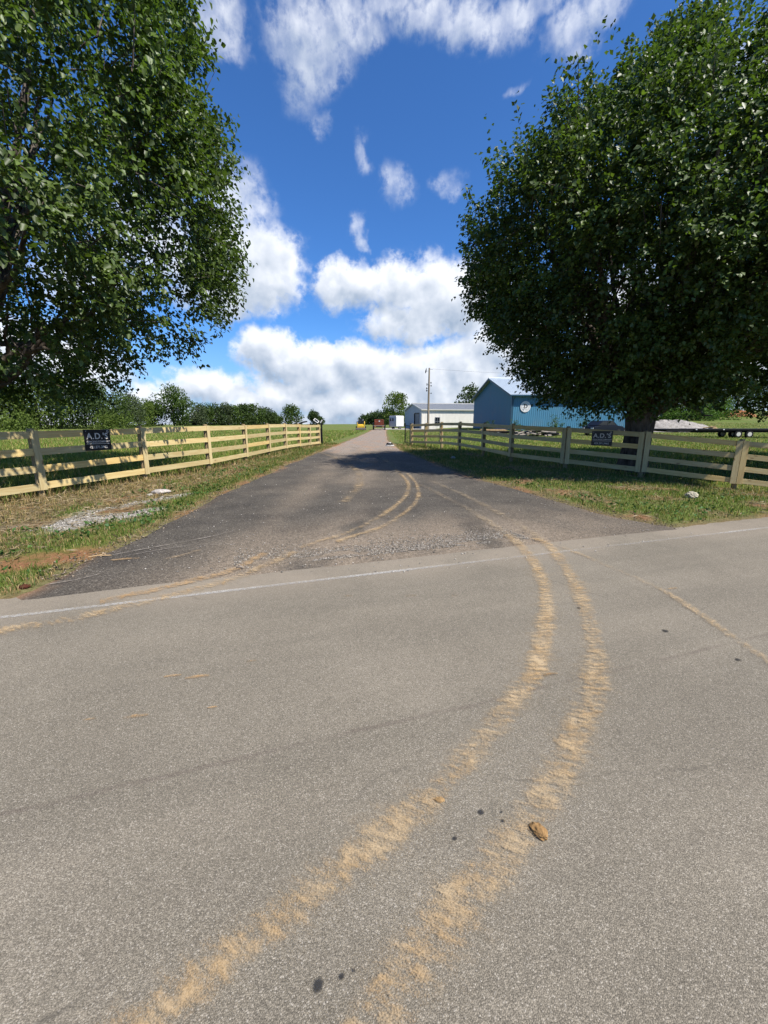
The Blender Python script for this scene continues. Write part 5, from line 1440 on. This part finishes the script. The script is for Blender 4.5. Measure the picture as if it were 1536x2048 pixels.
# ------------------------------------------------------------------ grass
def blades(name, x, y, h, w, cols, seed, label, z=None, bend=0.55):
    rng = np.random.default_rng(seed); n = len(x)
    z = terrain(x, y) if z is None else z
    an = rng.random(n) * 6.283; dx, dy_ = np.cos(an), np.sin(an)
    be = bend * (0.3 + rng.random(n)); la = rng.random(n) * 6.283
    bx, by = np.cos(la) * be, np.sin(la) * be
    P0 = np.stack([x - dx * w / 2, y - dy_ * w / 2, z - .01], 1); P1 = np.stack([x + dx * w / 2, y + dy_ * w / 2, z - .01], 1)
    M0 = np.stack([x + bx * h * .35 - dx * w * .38, y + by * h * .35 - dy_ * w * .38, z + h * .6], 1); M1 = np.stack([x + bx * h * .35 + dx * w * .38, y + by * h * .35 + dy_ * w * .38, z + h * .6], 1)
    T = np.stack([x + bx * h, y + by * h, z + h * (1 - .25 * be)], 1)
    V = np.stack([P0, P1, M1, M0, T], 1).reshape(-1, 3); b = np.arange(n)[:, None] * 5
    return tag(mesh_np(name, V, [b + np.array([[0, 1, 2, 3]]), b + np.array([[3, 2, 4]])], BLADE, col=np.repeat(cols, 5, axis=0)), label, None, None, 'stuff')

rng = np.random.default_rng(77)
def blade_cols(n, dryp, seed):
    r2 = np.random.default_rng(seed)
    t = r2.random(n); k = .7 + .6 * r2.random(n)
    green = np.stack([.075 + .07 * t, .135 + .065 * t, .022 + .02 * t], 1) * k[:, None]
    dry = np.stack([.26 + .16 * t, .20 + .13 * t, .10 + .07 * t], 1) * k[:, None]
    isd = (r2.random(n) < dryp)[:, None]
    return np.where(isd, dry, green)
def in_left_v(x, y): return (x > left_fence_x(y) - .2)
# mown verge on both sides of the drive
n = 420000
Yv = 3.6 + 27 * rng.random(n) ** 1.35
side = rng.random(n) < .5
xl = np.where(side, -9 + 6.2 * rng.random(n), 0.8 + 12.5 * rng.random(n))
pd = paved_dist(xl, Yv)
dry, clay, grav, green, lv, rv = masks(xl, Yv)
inv = ((xl < 0) & (xl > left_fence_x(Yv) - .3)) | ((xl > 0) & (Yv < right_fence_y(np.clip(xl, 1.91, 12.6)) + .3))
ok = inv & (pd > -.03 + .10 * rng.random(n)) & (rng.random(n) < (0.12 + .95 * green) * (1 - .85 * grav) * (1 - .7 * clay)) & (road_s(xl, Yv) > .55)
x, y = xl[ok], Yv[ok]; dry, green, pd = dry[ok], green[ok], pd[ok]
clump = vnoise(x * 5, y * 5, 51, 2)
h = (.022 + .062 * rng.random(len(x)) ** 1.8) * (.6 + .9 * clump) * (1 + .02 * y)
nearf = np.where(x < 0, np.abs(x - left_fence_x(y) + .05), np.abs(y - right_fence_y(np.clip(x, 1.91, 12.6)) + .05)) < .3
h = h * np.where(nearf, 2.1, 1.0)
w = (.004 + .004 * rng.random(len(x))) * (1 + .07 * y)
blades('verge_grass', x, y, h, w, blade_cols(len(x), np.clip(.20 + .7 * dry, 0, .9), 52) * np.array([1.3, 1.2, 1.05]), 53, 'short patchy green and straw coloured grass on both verges')
# broad leaved weeds at the paving edge
n = 26000
Yv = 3.7 + 20 * rng.random(n) ** 1.6; xl = np.where(rng.random(n) < .5, -8 + 5 * rng.random(n), 1.5 + 10.5 * rng.random(n))
pd = paved_dist(xl, Yv); gg = masks(xl, Yv)[3]
cl = vnoise(xl * 2.2, Yv * 2.2, 61, 3)
ok = (pd > .1) & (pd < 1.9) & (cl > .52) & (gg > .35) & (road_s(xl, Yv) > .6) & (xl > left_fence_x(Yv) - .1) & ((xl < 0) | (Yv < right_fence_y(np.clip(xl, 1.91, 12.6))))
x, y = xl[ok], Yv[ok]; n = len(x)
A = unit(np.stack([rng.normal(0, 1, n), rng.normal(0, 1, n), .35 + .4 * rng.random(n)], 1)); P = np.stack([x, y, terrain(x, y) + .02 + .06 * rng.random(n)], 1)
L = .035 + .05 * rng.random(n); V, F, k = leaf_geo(P, A, L, L * .6, rng, False)
tag(mesh_np('verge_weeds', V, F, BLADE, col=np.repeat(np.stack([.06 + .05 * rng.random(n), .13 + .07 * rng.random(n), .025 + .015 * rng.random(n)], 1), k, axis=0)), 'low broad leaved green weeds along the paving edges', None, None, 'stuff')
# dead thatch and straw lying flat
n = 42000
Yv = 4.2 + 22 * rng.random(n) ** 1.4; xl = np.where(rng.random(n) < .6, -8 + 5 * rng.random(n), 2 + 10.5 * rng.random(n))
dry = masks(xl, Yv)[0]; pd = paved_dist(xl, Yv)
ok = (pd > .1) & (rng.random(n) < dry) & (xl > left_fence_x(Yv) - .3) & ((xl < 0) | (Yv < right_fence_y(np.clip(xl, 1.91, 12.6)) + .2)) & (road_s(xl, Yv) > .6)
x, y = xl[ok], Yv[ok]; n = len(x)
A = unit(np.stack([rng.normal(0, 1, n), rng.normal(0, 1, n), .18 * rng.normal(0, 1, n)], 1)); P = np.stack([x, y, terrain(x, y) + .008 + .03 * rng.random(n)], 1)
L = .06 + .12 * rng.random(n); V, F, k = leaf_geo(P, A, L, L * .09 * (1 + .06 * y), rng, False)
t_ = rng.random(n)
tag(mesh_np('straw', V, F, BLADE, col=np.repeat(np.stack([.20 + .28 * t_, .15 + .23 * t_, .08 + .15 * t_], 1), k, axis=0)), 'dead straw and thatch lying on the brown parts of the verges', None, None, 'stuff')
# tall pasture behind the fences
n = 330000
Yf = 5.5 * (75 / 5.5) ** rng.random(n)
Xf = (rng.random(n) * 2 - 1) * 1.02 * (Yf + 1.5)
lf = np.where(Yf < 28.2, left_fence_x(Yf), np.interp(Yf, DYL[0], DYL[1]) - .6 - .5 * vnoise(Yf * .7, Yf * 0, 71, 2))
rf = np.where(Yf < 28.2, 99, np.interp(Yf, DYR[0], DYR[1]) + .5 + .5 * vnoise(Yf * .7, Yf * 0, 72, 2))
ok = (Xf < lf - .12) | ((Yf >= 28.2) & (Xf > rf)) | ((Xf > 1.91) & (Yf > right_fence_y(np.clip(Xf, 1.91, 12.6)) + .15) & (Yf > 10.9))
# keep clear of the buildings and the hard standings
ok &= ~((Xf > 17.8) & (Yf > 59.0) & (Xf < 38)) & ~((np.hypot((Xf - 37.5) / 6.6, (Yf - 55) / 3.3) < 1))
shade = np.hypot(Xf - 8.7, Yf - 14.4) < 5.0
ok &= ~(shade & (rng.random(n) < .6))
x, y = Xf[ok], Yf[ok]; n = len(x)
lefts = x < 0
h = np.where(lefts, .14 + .22 * rng.random(n), .07 + .13 * rng.random(n)) * (.7 + .6 * vnoise(x * .6, y * .6, 73, 3)) * np.where(y > 30, .75, 1)
w = (.0045 + .0035 * rng.random(n)) * (1 + .11 * y)
blades('pasture_grass', x, y, h, w, blade_cols(n, .07 + .14 * vnoise(x * .3, y * .3, 74, 2), 75) * np.array([1.95, 1.75, 1.5]), 76, 'taller green pasture grass behind the fences', bend=.5)
